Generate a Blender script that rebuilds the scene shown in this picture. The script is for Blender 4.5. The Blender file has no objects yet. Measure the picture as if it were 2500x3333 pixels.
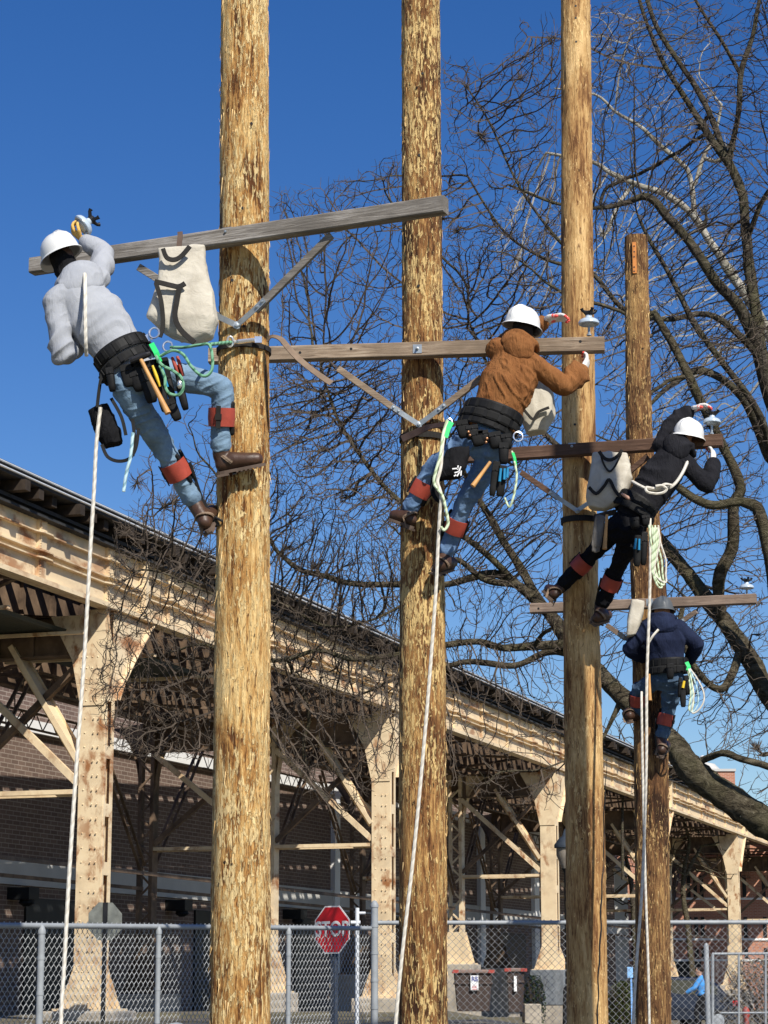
import bpy, bmesh, math, random
from mathutils import Vector, Matrix, noise, kdtree
random.seed(7)
S = bpy.context.scene
COL = S.collection
R = math.radians
# ---------------------------------------------------------------- camera
EYE = 1.6
FPX = 7400.0                     # focal length in pixels of the 2500 px wide photo
PITCH = math.atan((3220 - 1666.5) / FPX)
cam_d = bpy.data.cameras.new("camera"); cam = bpy.data.objects.new("camera", cam_d); COL.objects.link(cam)
cam_d.sensor_fit = 'HORIZONTAL'; cam_d.sensor_width = 36.0
cam_d.lens = 36.0 * FPX / 2500.0
cam_d.clip_start = 0.1; cam_d.clip_end = 4000
cam.location = (0, 0, EYE); cam.rotation_euler = (math.pi / 2 + PITCH, 0, 0)
S.camera = cam
S.render.resolution_x = 768; S.render.resolution_y = 1024
# ---------------------------------------------------------------- light
SUN_EL, SUN_AZ = R(42), R(154)
w = bpy.data.worlds.new("World"); S.world = w; w.use_nodes = True
wn = w.node_tree; wn.nodes.clear()
sky = wn.nodes.new('ShaderNodeTexSky'); sky.sky_type = 'NISHITA'; sky.sun_disc = False
sky.sun_elevation = SUN_EL; sky.sun_rotation = SUN_AZ
sky.air_density = 1.0; sky.dust_density = 0.25; sky.ozone_density = 3.0; sky.altitude = 200
hs = wn.nodes.new('ShaderNodeHueSaturation'); hs.inputs['Saturation'].default_value = 1.34; hs.inputs['Hue'].default_value = 0.514
hs.inputs['Value'].default_value = 1.0
bg = wn.nodes.new('ShaderNodeBackground'); bg.inputs['Strength'].default_value = 0.090
wo = wn.nodes.new('ShaderNodeOutputWorld')
wn.links.new(sky.outputs[0], hs.inputs['Color']); wn.links.new(hs.outputs[0], bg.inputs[0]); wn.links.new(bg.outputs[0], wo.inputs[0])
sd = bpy.data.lights.new("sun", 'SUN'); sd.energy = 5.0; sd.angle = R(0.5); sd.color = (1.0, 0.945, 0.85)
sun = bpy.data.objects.new("sun", sd); COL.objects.link(sun)
SUNV = Vector((math.sin(SUN_AZ) * math.cos(SUN_EL), math.cos(SUN_AZ) * math.cos(SUN_EL), math.sin(SUN_EL)))
sun.rotation_euler = SUNV.to_track_quat('Z', 'Y').to_euler(); sun.location = (5, -5, 30)
S.view_settings.view_transform = 'Standard'; S.view_settings.look = 'None'
S.view_settings.exposure = 0.25; S.view_settings.gamma = 1.0
S.render.engine = 'CYCLES'
# ---------------------------------------------------------------- measuring helper: photo pixel (1659 px wide copy) + distance -> point in the world
KX = 2500.0 / 1659.0
_cp, _sp = math.cos(PITCH), math.sin(PITCH)
def P(x, y, Y):
    xc = (x * KX - 1250) / FPX; yc = (1666.5 - y * KX) / FPX
    t = Y / (_cp - yc * _sp)
    return Vector((xc * t, Y, EYE + (_sp + yc * _cp) * t))
# ---------------------------------------------------------------- object helpers
WL = {}
def wl(o): return WL.get(o.name, Vector((0, 0, 0)))
def tag(o, label=None, cat=None, group=None, kind=None):
    if label: o['label'] = label
    if cat: o['category'] = cat
    if group: o['group'] = group
    if kind: o['kind'] = kind
    return o
def thing(name, label, cat, loc=(0, 0, 0), group=None):
    o = bpy.data.objects.new(name, None); COL.objects.link(o); o.location = loc
    o.empty_display_size = 0.2
    WL[o.name] = Vector(loc)
    return tag(o, label, cat, group)
def _perp(t):
    a = Vector((0, 0, 1)) if abs(t.z) < 0.9 else Vector((0, 1, 0))
    u = t.cross(a).normalized(); return u, t.cross(u).normalized()
class MB:
    def __init__(s): s.v = []; s.f = []; s.m = []
    def add(s, vs, fs, m=0):
        n = len(s.v); s.v.extend(vs)
        for f in fs: s.f.append([i + n for i in f]); s.m.append(m)
    def box(s, c, ax, ay, az, m=0):
        c = Vector(c); ax, ay, az = Vector(ax), Vector(ay), Vector(az)
        vs = [c + ax * i + ay * j + az * k for i in (-1, 1) for j in (-1, 1) for k in (-1, 1)]
        s.add(vs, [(0, 1, 3, 2), (4, 6, 7, 5), (0, 4, 5, 1), (2, 3, 7, 6), (0, 2, 6, 4), (1, 5, 7, 3)], m)
    def abox(s, x0, x1, y0, y1, z0, z1, m=0):
        s.box(((x0 + x1) / 2, (y0 + y1) / 2, (z0 + z1) / 2), ((x1 - x0) / 2, 0, 0), (0, (y1 - y0) / 2, 0), (0, 0, (z1 - z0) / 2), m)
    def beam(s, p, q, w, h, up=(0, 0, 1), m=0):
        p, q = Vector(p), Vector(q); d = q - p
        if d.length < 1e-6: return
        t = d.normalized(); u = t.cross(Vector(up))
        if u.length < 1e-4: u = t.cross(Vector((0, 1, 0)))
        u.normalize(); k = u.cross(t).normalized()
        s.box((p + q) / 2, d / 2, u * w / 2, k * h / 2, m)
    def tube(s, pts, rad, n=6, cap=True, m=0, side=None, rb=None):
        pts = [Vector(p) for p in pts]; N = len(pts)
        if not hasattr(rad, '__len__'): rad = [rad] * N
        if rb is None: rb = rad
        u = None; base = len(s.v); vs = []
        for i, p in enumerate(pts):
            t = (pts[min(i + 1, N - 1)] - pts[max(i - 1, 0)])
            if t.length < 1e-9: t = Vector((0, 0, 1))
            t.normalize()
            if side is not None:
                u = Vector(side) - t * t.dot(Vector(side))
                if u.length < 1e-3: u = _perp(t)[0]
                u.normalize()
            elif u is None: u = _perp(t)[0]
            else:
                u = u - t * t.dot(u)
                u = u.normalized() if u.length > 1e-5 else _perp(t)[0]
            k = t.cross(u)
            for j in range(n):
                a = 2 * math.pi * j / n
                vs.append(p + u * (rad[i] * math.cos(a)) + k * (rb[i] * math.sin(a)))
        fs = []
        for i in range(N - 1):
            for j in range(n):
                a = i * n + j; b = i * n + (j + 1) % n
                fs.append((a, b, b + n, a + n))
        if cap:
            fs.append(tuple(range(n - 1, -1, -1))); fs.append(tuple((N - 1) * n + j for j in range(n)))
        s.add(vs, fs, m)
    def limb(s, pts, ra, rb=None, side=None, n=14, m=0, sub=4):
        """round-ended tapered limb through the given joints"""
        pts = [Vector(p) for p in pts]
        if not hasattr(ra, '__len__'): ra = [ra] * len(pts)
        if rb is None: rb = ra
        if not hasattr(rb, '__len__'): rb = [rb] * len(pts)
        Q, A, B = [], [], []
        for i in range(len(pts) - 1):
            p0 = pts[max(i - 1, 0)]; p1 = pts[i]; p2 = pts[i + 1]; p3 = pts[min(i + 2, len(pts) - 1)]
            for k in range(sub):
                t = k / sub; 
                Q.append(0.5 * ((2 * p1) + (p2 - p0) * t + (2 * p0 - 5 * p1 + 4 * p2 - p3) * t * t + (3 * p1 - p0 - 3 * p2 + p3) * t ** 3) * 0.5 + (p1.lerp(p2, t)) * 0.5)
                A.append(ra[i] + (ra[i + 1] - ra[i]) * t); B.append(rb[i] + (rb[i + 1] - rb[i]) * t)
        Q.append(pts[-1]); A.append(ra[-1]); B.append(rb[-1])
        t0 = (Q[0] - Q[1]).normalized(); t1 = (Q[-1] - Q[-2]).normalized()
        r0 = min(A[0], B[0]); r1 = min(A[-1], B[-1])
        pre = [(Q[0] + t0 * r0 * math.sin(a), math.cos(a)) for a in (1.45, 1.05, 0.55)]
        post = [(Q[-1] + t1 * r1 * math.sin(a), math.cos(a)) for a in (0.55, 1.05, 1.45)]
        QQ = [p for p, _ in pre] + Q + [p for p, _ in post]
        AA = [A[0] * c for _, c in pre] + A + [A[-1] * c for _, c in post]
        BB = [B[0] * c for _, c in pre] + B + [B[-1] * c for _, c in post]
        s.tube(QQ, AA, n, True, m, side, BB)
    def lathe(s, o, axis, prof, n=20, m=0):
        o = Vector(o); t = Vector(axis).normalized(); u, k = _perp(t); vs = []
        for r, h in prof:
            for j in range(n):
                a = 2 * math.pi * j / n
                vs.append(o + t * h + u * (r * math.cos(a)) + k * (r * math.sin(a)))
        fs = []
        for i in range(len(prof) - 1):
            for j in range(n):
                a = i * n + j; b = i * n + (j + 1) % n
                fs.append((a, b, b + n, a + n))
        if prof[0][0] > 1e-4: fs.append(tuple(range(n - 1, -1, -1)))
        if prof[-1][0] > 1e-4: fs.append(tuple((len(prof) - 1) * n + j for j in range(n)))
        s.add(vs, fs, m)
    def ball(s, c, a, b=None, cc=None, m=0, n=12):
        """ellipsoid: a,b,cc are half-axis vectors (or a one radius)"""
        c = Vector(c)
        if b is None: r = a; a, b, cc = Vector((r, 0, 0)), Vector((0, r, 0)), Vector((0, 0, r))
        vs = []; h = n // 2
        for i in range(h + 1):
            th = 0.02 + (math.pi - 0.04) * i / h
            for j in range(n):
                ph = 2 * math.pi * j / n
                vs.append(c + a * (math.sin(th) * math.cos(ph)) + b * (math.sin(th) * math.sin(ph)) + cc * math.cos(th))
        fs = [(i * n + j, (i + 1) * n + j, (i + 1) * n + (j + 1) % n, i * n + (j + 1) % n) for i in range(h) for j in range(n)]
        fs.append(tuple(range(n))); fs.append(tuple(h * n + j for j in range(n - 1, -1, -1)))
        s.add(vs, fs, m)
    def prism(s, pts, ext, m=0):
        """flat outline (list of points) extruded by vector ext"""
        n = len(pts); pts = [Vector(p) for p in pts]; ext = Vector(ext)
        vs = pts + [p + ext for p in pts]
        fs = [tuple(range(n - 1, -1, -1)), tuple(range(n, 2 * n))] + [(i, (i + 1) % n, (i + 1) % n + n, i + n) for i in range(n)]
        s.add(vs, fs, m)
    def build(s, name, mat, parent=None, smooth=False, loc=None, bevel=0, fix=True):
        off = wl(parent) if parent is not None else (Vector(loc) if loc is not None else Vector((0, 0, 0)))
        me = bpy.data.meshes.new(name)
        me.from_pydata([tuple(v - off) for v in (Vector(q) for q in s.v)], [], s.f)
        mats = mat if isinstance(mat, (list, tuple)) else [mat]
        for q in mats: me.materials.append(q)
        if len(mats) > 1: me.polygons.foreach_set('material_index', s.m)
        if fix:
            bm = bmesh.new(); bm.from_mesh(me); bmesh.ops.recalc_face_normals(bm, faces=bm.faces); bm.to_mesh(me); bm.free()
        if smooth:
            me.polygons.foreach_set('use_smooth', [True] * len(me.polygons)); me.update(); me.set_sharp_from_angle(angle=R(48))
        me.update()
        o = bpy.data.objects.new(name, me); COL.objects.link(o)
        if parent is not None: o.parent = parent; WL[o.name] = off
        else: o.location = off; WL[o.name] = off
        if bevel:
            b = o.modifiers.new('bevel', 'BEVEL'); b.width = bevel; b.segments = 2; b.limit_method = 'ANGLE'
        return o
def soft(name, mb, mat, parent=None, loc=None, vox=0.012, sm=6, fold=0.0, freq=8.0, fdir=(0, 0, 1), stretch=0.35, seed=0.0, fn=None):
    """melt overlapping limbs into ONE continuous surface, relax it and press folds into it"""
    tmp = mb.build('tmp', mat if not isinstance(mat, (list, tuple)) else mat[0])
    r = tmp.modifiers.new('r', 'REMESH'); r.mode = 'VOXEL'; r.voxel_size = vox; r.use_smooth_shade = True
    if sm:
        q = tmp.modifiers.new('s', 'SMOOTH'); q.iterations = sm; q.factor = 0.5
    bpy.context.view_layer.update()
    dg = bpy.context.evaluated_depsgraph_get()
    me = bpy.data.meshes.new_from_object(tmp.evaluated_get(dg), depsgraph=dg)
    old = tmp.data; bpy.data.objects.remove(tmp); bpy.data.meshes.remove(old)
    off = wl(parent) if parent is not None else (Vector(loc) if loc is not None else Vector((0, 0, 0)))
    fd = Vector(fdir).normalized(); so = Vector((seed, seed * 1.7, -seed))
    nrm = [v.normal.copy() for v in me.vertices]
    for v, nn in zip(me.vertices, nrm):
        p = v.co.copy()
        d = 0
        if fold:
            q = (p - fd * fd.dot(p) * (1 - stretch)) * freq + so
            q = q + noise.noise_vector(p * 2.5 + so) * 0.45
            b = noise.noise(p * 3 + so); n1 = noise.noise(q); n2 = noise.noise(q * 1.7 + Vector((9, 0, 4)))
            a = max(0, 1 - abs(n1) / .24); c = max(0, 1 - abs(n2) / .2)
            d = fold * (1.5 * a * (.25 + 1.5 * max(0, b + .1)) + .55 * c * max(0, .25 - b) * 2 + .5 * b - .35)
        if fn: d += fn(p, nn)
        v.co = p + nn * d - off
    mats = mat if isinstance(mat, (list, tuple)) else [mat]
    me.materials.clear()
    for q in mats: me.materials.append(q)
    me.polygons.foreach_set('use_smooth', [True] * len(me.polygons)); me.update()
    me.name = name
    o = bpy.data.objects.new(name, me); COL.objects.link(o)
    if parent is not None: o.parent = parent
    else: o.location = off
    WL[o.name] = off
    return o
# ---------------------------------------------------------------- materials
def newmat(name):
    m = bpy.data.materials.new(name); m.use_nodes = True; nt = m.node_tree
    b = nt.nodes['Principled BSDF']; return m, nt, b
def nd(nt, t, **k):
    n = nt.nodes.new(t)
    for a, v in k.items():
        if a.startswith('i_'):
            n.inputs[a[2:].replace('_', ' ')].default_value = v
        else: setattr(n, a, v)
    return n
def ramp(nt, src, stops):
    r = nt.nodes.new('ShaderNodeValToRGB'); e = r.color_ramp.elements
    while len(e) < len(stops): e.new(0.5)
    for i, (p, c) in enumerate(stops):
        e[i].position = p; e[i].color = (c[0], c[1], c[2], 1) if hasattr(c, '__len__') else (c, c, c, 1)
    nt.links.new(src, r.inputs[0]); return r.outputs[0]
def dirco(nt, d=(0, 0, 1), along=1.0, across=1.0):
    g = nt.nodes.new('ShaderNodeNewGeometry'); d = Vector(d).normalized(); u, k = _perp(d)
    c = nt.nodes.new('ShaderNodeCombineXYZ')
    for i, (ax, sc) in enumerate(((u, across), (k, across), (d, along))):
        v = nt.nodes.new('ShaderNodeVectorMath'); v.operation = 'DOT_PRODUCT'; v.inputs[1].default_value = ax * sc
        nt.links.new(g.outputs['Position'], v.inputs[0]); nt.links.new(v.outputs['Value'], c.inputs[i])
    return c.outputs[0]
def noi(nt, vec, scale, det=4, rough=0.55, dist=0.0):
    n = nd(nt, 'ShaderNodeTexNoise'); n.inputs['Scale'].default_value = scale; n.inputs['Detail'].default_value = det
    n.inputs['Roughness'].default_value = rough; n.inputs['Distortion'].default_value = dist
    nt.links.new(vec, n.inputs['Vector']); return n.outputs['Fac']
def bump(nt, b, h, strength=0.3, dist=0.01):
    n = nd(nt, 'ShaderNodeBump'); n.inputs['Strength'].default_value = strength; n.inputs['Distance'].default_value = dist
    nt.links.new(h, n.inputs['Height']); nt.links.new(n.outputs[0], b.inputs['Normal'])
def mix(nt, f, a, b, mode='MIX'):
    n = nd(nt, 'ShaderNodeMix', data_type='RGBA', blend_type=mode)
    for sock, v in ((n.inputs[0], f), (n.inputs[6], a), (n.inputs[7], b)):
        if isinstance(v, bpy.types.NodeSocket): nt.links.new(v, sock)
        elif hasattr(v, '__len__'): sock.default_value = (v[0], v[1], v[2], 1)
        else: sock.default_value = v
    return n.outputs[2]
def simple(name, c, rough=0.7, metal=0.0, var=0.25, scale=6.0, bs=0.15, bd=0.004, spec=0.3):
    m, nt, b = newmat(name); co = dirco(nt)
    n = noi(nt, co, scale, 5, 0.6)
    lo = [x * (1 - var) for x in c]; hi = [min(1, x * (1 + var)) for x in c]
    nt.links.new(ramp(nt, n, [(0.3, lo), (0.7, hi)]), b.inputs['Base Color'])
    b.inputs['Roughness'].default_value = rough; b.inputs['Metallic'].default_value = metal
    b.inputs['Specular IOR Level'].default_value = spec
    if bs: bump(nt, b, noi(nt, co, scale * 12, 3), bs, bd)
    return m
def fabric(name, c, c2=None, rough=0.95, scale=5.0, wr=0.5):
    m, nt, b = newmat(name); co = dirco(nt)
    n = noi(nt, co, scale, 6, 0.6, 0.4)
    lo = c2 if c2 else [x * 0.78 for x in c]
    nt.links.new(ramp(nt, n, [(0.35, lo), (0.65, c)]), b.inputs['Base Color'])
    b.inputs['Roughness'].default_value = rough; b.inputs['Specular IOR Level'].default_value = 0.12
    mpf = nd(nt, 'ShaderNodeMapping'); mpf.inputs['Rotation'].default_value = (0, R(35), 0); mpf.inputs['Scale'].default_value = (1, 1, .28); nt.links.new(co, mpf.inputs[0])
    a = noi(nt, mpf.outputs[0], 20, 4, 0.55, 1.6); w2 = noi(nt, co, 420, 2)
    ad = nd(nt, 'ShaderNodeMath', operation='MULTIPLY_ADD'); nt.links.new(w2, ad.inputs[0]); ad.inputs[1].default_value = 0.12; nt.links.new(a, ad.inputs[2])
    bump(nt, b, ad.outputs[0], min(1.0, wr * 1.5), 0.03)
    return m
def polewood(name, stops, seed=0.0, chip=1.0, flake=1.0, flakec=(0.90, 0.63, 0.29)):
    m, nt, b = newmat(name); co = dirco(nt, (0, 0, 1), 1.0, 1.0)
    mp = nd(nt, 'ShaderNodeMapping'); mp.inputs['Scale'].default_value = (1, 1, 0.10); mp.inputs['Location'].default_value = (seed, seed, seed)
    nt.links.new(co, mp.inputs[0])
    a = noi(nt, mp.outputs[0], 36, 7, 0.72, 0.5)
    mp2 = nd(nt, 'ShaderNodeMapping'); mp2.inputs['Scale'].default_value = (1, 1, 0.3); nt.links.new(co, mp2.inputs[0])
    big = noi(nt, mp2.outputs[0], 3.2, 5, 0.6, 0.8)
    fine = noi(nt, mp.outputs[0], 110, 3, 0.6)
    ad = nd(nt, 'ShaderNodeMath', operation='MULTIPLY_ADD'); nt.links.new(big, ad.inputs[0]); ad.inputs[1].default_value = 1.1; 
    sb = nd(nt, 'ShaderNodeMath', operation='MULTIPLY_ADD'); nt.links.new(a, sb.inputs[0]); sb.inputs[1].default_value = 1.0; sb.inputs[2].default_value = -0.55
    nt.links.new(sb.outputs[0], ad.inputs[2])
    ad2 = nd(nt, 'ShaderNodeMath', operation='MULTIPLY_ADD'); nt.links.new(fine, ad2.inputs[0]); ad2.inputs[1].default_value = 0.3
    s2 = nd(nt, 'ShaderNodeMath', operation='SUBTRACT'); nt.links.new(ad.outputs[0], s2.inputs[0]); s2.inputs[1].default_value = 0.15
    nt.links.new(s2.outputs[0], ad2.inputs[2])
    mp3 = nd(nt, 'ShaderNodeMapping'); mp3.inputs['Scale'].default_value = (1, 1, 0.22); mp3.inputs['Location'].default_value = (seed * 2, 0, 0); nt.links.new(co, mp3.inputs[0])
    fl = noi(nt, mp3.outputs[0], 52, 4, 0.65, 0.8); dens = noi(nt, co, 1.7, 3, 0.5)
    ml = nd(nt, 'ShaderNodeMath', operation='MULTIPLY_ADD'); nt.links.new(dens, ml.inputs[0]); ml.inputs[1].default_value = 0.35; 
    m3 = nd(nt, 'ShaderNodeMath', operation='SUBTRACT'); nt.links.new(fl, m3.inputs[0]); m3.inputs[1].default_value = 0.175; nt.links.new(m3.outputs[0], ml.inputs[2])
    fk = ramp(nt, ml.outputs[0], [(0.64 - 0.09 * flake, 0.0), (0.675 - 0.09 * flake, 1.0)])
    dk = noi(nt, mp3.outputs[0], 26, 5, 0.7, 1.2); dkm = ramp(nt, dk, [(0.35, 0.95), (0.43, 0.0)])
    wood = mix(nt, dkm, ramp(nt, ad2.outputs[0], stops), stops[0][1])
    fm = nd(nt, 'ShaderNodeMath', operation='MULTIPLY'); nt.links.new(fk, fm.inputs[0]); fm.inputs[1].default_value = 0.78
    nt.links.new(mix(nt, fm.outputs[0], wood, flakec), b.inputs['Base Color'])
    b.inputs['Roughness'].default_value = 0.8; b.inputs['Specular IOR Level'].default_value = 0.25
    hh_ = nd(nt, 'ShaderNodeMath', operation='MULTIPLY_ADD'); nt.links.new(fk, hh_.inputs[0]); hh_.inputs[1].default_value = 0.25; nt.links.new(ad2.outputs[0], hh_.inputs[2])
    bump(nt, b, hh_.outputs[0], 1.0 * chip, 0.035)
    return m
def plank(name, d, c0, c1, c2, seed=0.0):
    m, nt, b = newmat(name); co = dirco(nt, d, 1.0, 1.0)
    mp = nd(nt, 'ShaderNodeMapping'); mp.inputs['Scale'].default_value = (1, 1, 0.06); mp.inputs['Location'].default_value = (seed, 0, seed)
    nt.links.new(co, mp.inputs[0])
    a = noi(nt, mp.outputs[0], 42, 6, 0.7, 1.2); c = noi(nt, co, 2.2, 4, 0.6)
    col = ramp(nt, a, [(0.3, c0), (0.5, c1), (0.72, c2)])
    nt.links.new(mix(nt, ramp(nt, c, [(0.4, 0.0), (0.65, 0.8)]), col, [x * 0.6 for x in c1]), b.inputs['Base Color'])
    b.inputs['Roughness'].default_value = 0.85; b.inputs['Specular IOR Level'].default_value = 0.2
    bump(nt, b, a, 0.6, 0.01); return m
def bark(name, c0, c1, c2, sc=9.0, st=0.8):
    m, nt, b = newmat(name); g = nt.nodes.new('ShaderNodeNewGeometry')
    mp = nd(nt, 'ShaderNodeMapping'); mp.inputs['Scale'].default_value = (0.5, 1, 1); mp.inputs['Rotation'].default_value = (0, R(40), 0)
    nt.links.new(g.outputs['Position'], mp.inputs[0])
    a = noi(nt, mp.outputs[0], sc, 8, 0.72, 1.4); mo = noi(nt, g.outputs['Position'], 1.6, 4, 0.6)
    col = ramp(nt, a, [(0.34, c0), (0.52, c1), (0.72, c2)])
    nt.links.new(mix(nt, ramp(nt, mo, [(0.45, 0.0), (0.7, 0.4)]), col, (0.13, 0.13, 0.055)), b.inputs['Base Color'])
    b.inputs['Roughness'].default_value = 0.92; b.inputs['Specular IOR Level'].default_value = 0.1
    bump(nt, b, a, st, 0.16); return m
# ================================================================= materials
M = {}
M['galv'] = simple('galvanised', (0.29, 0.31, 0.325), 0.5, 0.0, 0.15, 8, 0.1)
M['wire'] = simple('fence_wire', (0.37, 0.38, 0.38), 0.5, 0.0, 0.15, 8, 0)
M['wire2'] = simple('dull_fence_wire', (0.24, 0.245, 0.25), 0.55, 0.0, 0.15, 8, 0)
M['zinc'] = simple('zinc_strap', (0.36, 0.40, 0.43), 0.42, 0.55, 0.2, 14, 0.1)
M['steelblack'] = simple('black_steel', (0.018, 0.018, 0.02), 0.4, 0.2, 0.2, 10, 0.1)
M['concrete'] = simple('concrete', (0.42, 0.37, 0.30), 0.9, 0, 0.28, 2.2, 0.3, 0.01)
M['greyplate'] = simple('grey_plate', (0.22, 0.24, 0.26), 0.55, 0.3, 0.3, 5, 0.2)
M['tie'] = simple('old_tie_timber', (0.036, 0.026, 0.019), 0.9, 0, 0.35, 5, 0.4, 0.01)
M['darkedge'] = simple('dark_board_and_flange_shade', (0.035, 0.035, 0.037), 0.8, 0, 0.3, 4, 0.2)
M['rail'] = simple('pale_pipe', (0.72, 0.74, 0.76), 0.3, 0.2, 0.08, 4, 0)
M['asphalt'] = simple('asphalt', (0.06, 0.06, 0.062), 0.9, 0, 0.25, 3, 0.3)
M['band'] = simple('grey_band', (0.50, 0.49, 0.465), 0.8, 0, 0.08, 1.2, 0.1)
M['white'] = simple('white_fascia', (0.8, 0.8, 0.78), 0.6, 0, 0.04, 1, 0)
M['dark'] = simple('dark_opening_and_shade', (0.01, 0.011, 0.012), 0.5, 0, 0.3, 2, 0)
M['corr'] = simple('corrugated_green', (0.035, 0.042, 0.036), 0.6, 0.2, 0.2, 3, 0.1)
def cream():
    m, nt, b = newmat('cream_steel_paint'); co = dirco(nt, (0.3206, 0.9472, 0), 0.33, 1.0)
    base = ramp(nt, noi(nt, co, 2.3, 5, 0.6), [(0.3, (0.70, 0.54, 0.34)), (0.7, (0.80, 0.65, 0.43))])
    mp = nd(nt, 'ShaderNodeMapping'); mp.inputs['Scale'].default_value = (1, 0.6, 1); nt.links.new(co, mp.inputs[0])
    ru = noi(nt, mp.outputs[0], 3.4, 6, 0.62, 0.3); r2 = noi(nt, co, 0.55, 3, 0.5)
    mu = nd(nt, 'ShaderNodeMath', operation='MULTIPLY'); nt.links.new(ramp(nt, ru, [(0.49, 0.0), (0.63, 0.95)]), mu.inputs[0]); nt.links.new(ramp(nt, r2, [(0.38, 0.0), (0.58, 1.0)]), mu.inputs[1])
    c = mix(nt, mu.outputs[0], base, (0.30, 0.115, 0.038))
    gr = noi(nt, co, 0.9, 6, 0.7); c = mix(nt, ramp(nt, gr, [(0.5, 0.0), (0.75, 0.55)]), c, (0.30, 0.23, 0.16))
    nt.links.new(c, b.inputs['Base Color']); b.inputs['Roughness'].default_value = 0.6; b.inputs['Specular IOR Level'].default_value = 0.25
    bump(nt, b, noi(nt, co, 22, 4), 0.12, 0.006); return m
M['cream'] = cream()
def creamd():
    m, nt, b = newmat('grimy_shade_darkened_steel'); co = dirco(nt)  # grimy cream paint, made darker still to imitate the shade under the deck
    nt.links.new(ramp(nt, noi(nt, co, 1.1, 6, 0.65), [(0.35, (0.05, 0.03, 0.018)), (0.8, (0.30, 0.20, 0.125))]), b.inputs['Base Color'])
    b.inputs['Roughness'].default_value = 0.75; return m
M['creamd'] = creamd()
def brick(name, d, c1, c2, mortar, bw, bh, msz=0.012):
    m, nt, b = newmat(name); g = nt.nodes.new('ShaderNodeNewGeometry'); d = Vector(d).normalized()
    v = nt.nodes.new('ShaderNodeVectorMath'); v.operation = 'DOT_PRODUCT'; v.inputs[1].default_value = d
    nt.links.new(g.outputs['Position'], v.inputs[0])
    sx = nt.nodes.new('ShaderNodeSeparateXYZ'); nt.links.new(g.outputs['Position'], sx.inputs[0])
    c = nt.nodes.new('ShaderNodeCombineXYZ'); nt.links.new(v.outputs['Value'], c.inputs[0]); nt.links.new(sx.outputs[2], c.inputs[1])
    t = nt.nodes.new('ShaderNodeTexBrick'); t.inputs['Scale'].default_value = 1
    t.inputs['Brick Width'].default_value = bw; t.inputs['Row Height'].default_value = bh; t.inputs['Mortar Size'].default_value = msz
    t.inputs['Color1'].default_value = (*c1, 1); t.inputs['Color2'].default_value = (*c2, 1); t.inputs['Mortar'].default_value = (*mortar, 1)
    nt.links.new(c.outputs[0], t.inputs['Vector'])
    n = noi(nt, g.outputs['Position'], 1.2, 5, 0.6)
    nt.links.new(mix(nt, ramp(nt, n, [(0.35, 0.0), (0.7, 0.35)]), t.outputs[0], [x * 0.55 for x in c1]), b.inputs['Base Color'])
    b.inputs['Roughness'].default_value = 0.9; bump(nt, b, t.outputs['Fac'], -0.3, 0.01); return m
# ================================================================= ground
def ground_z(x, y):
    k = min(1, max(0, (y - 16) / 12)); k = k * k * (3 - 2 * k)
    z = 0.95 * k
    q = min(1, max(0, (y - 70) / 18)); z -= 0.5 * q * q * (3 - 2 * q)
    r = min(1, max(0, (x - 2.0) / 4)) * min(1, max(0, (y - 36) / 12)); z -= max(0, z - 0.35) * r
    return z
g = MB(); xs = [-900, -300, -120, -60, -40, -30] + [i for i in range(-24, 41, 2)] + [50, 80, 150, 400, 1200]
ys = [-60, -20, 0, 8, 14] + [i for i in range(16, 100, 2)] + [110, 130, 160, 220, 400, 900, 2600]
gv = [Vector((x, y, ground_z(x, y) + 0.03 * noise.noise(Vector((x * .4, y * .4, 0))))) for y in ys for x in xs]; nx = len(xs)
g.add(gv, [(j * nx + i, j * nx + i + 1, (j + 1) * nx + i + 1, (j + 1) * nx + i) for j in range(len(ys) - 1) for i in range(nx - 1)])
def groundmat():
    m, nt, b = newmat('winter_lawn'); co = dirco(nt)
    a = noi(nt, co, 0.5, 6, 0.6); f = noi(nt, co, 14, 5, 0.7)
    c = ramp(nt, f, [(0.3, (0.06, 0.06, 0.025)), (0.55, (0.15, 0.13, 0.07)), (0.75, (0.25, 0.21, 0.12))])
    nt.links.new(mix(nt, ramp(nt, a, [(0.45, 0.0), (0.62, 0.9)]), c, (0.15, 0.13, 0.11)), b.inputs['Base Color'])
    b.inputs['Roughness'].default_value = 0.95; bump(nt, b, f, 0.7, 0.05); return m
tag(g.build('ground', groundmat(), smooth=True), kind='structure')
rd = MB(); rdy = [0, 40, 56, 60, 66, 70, 76, 84, 90, 110, 150, 200]
RD = lambda s, t: Vector((9.5, 56, 0)) + Vector((0.3206, 0.9472, 0)) * (s - 56) + Vector((0.9472, -0.3206, 0)) * t
rv = []
for s_ in range(20, 260, 4):
    for t_ in (-5, -2.5, 0, 2.5, 5, 7.5, 10):
        p = RD(s_, t_); p.z = ground_z(p.x, p.y) + 0.05; rv.append(p)
rd.add(rv, [(j * 7 + i, j * 7 + i + 1, j * 7 + i + 8, j * 7 + i + 7) for j in range(59) for i in range(6)])
tag(rd.build('road', M['asphalt']), kind='structure')
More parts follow.
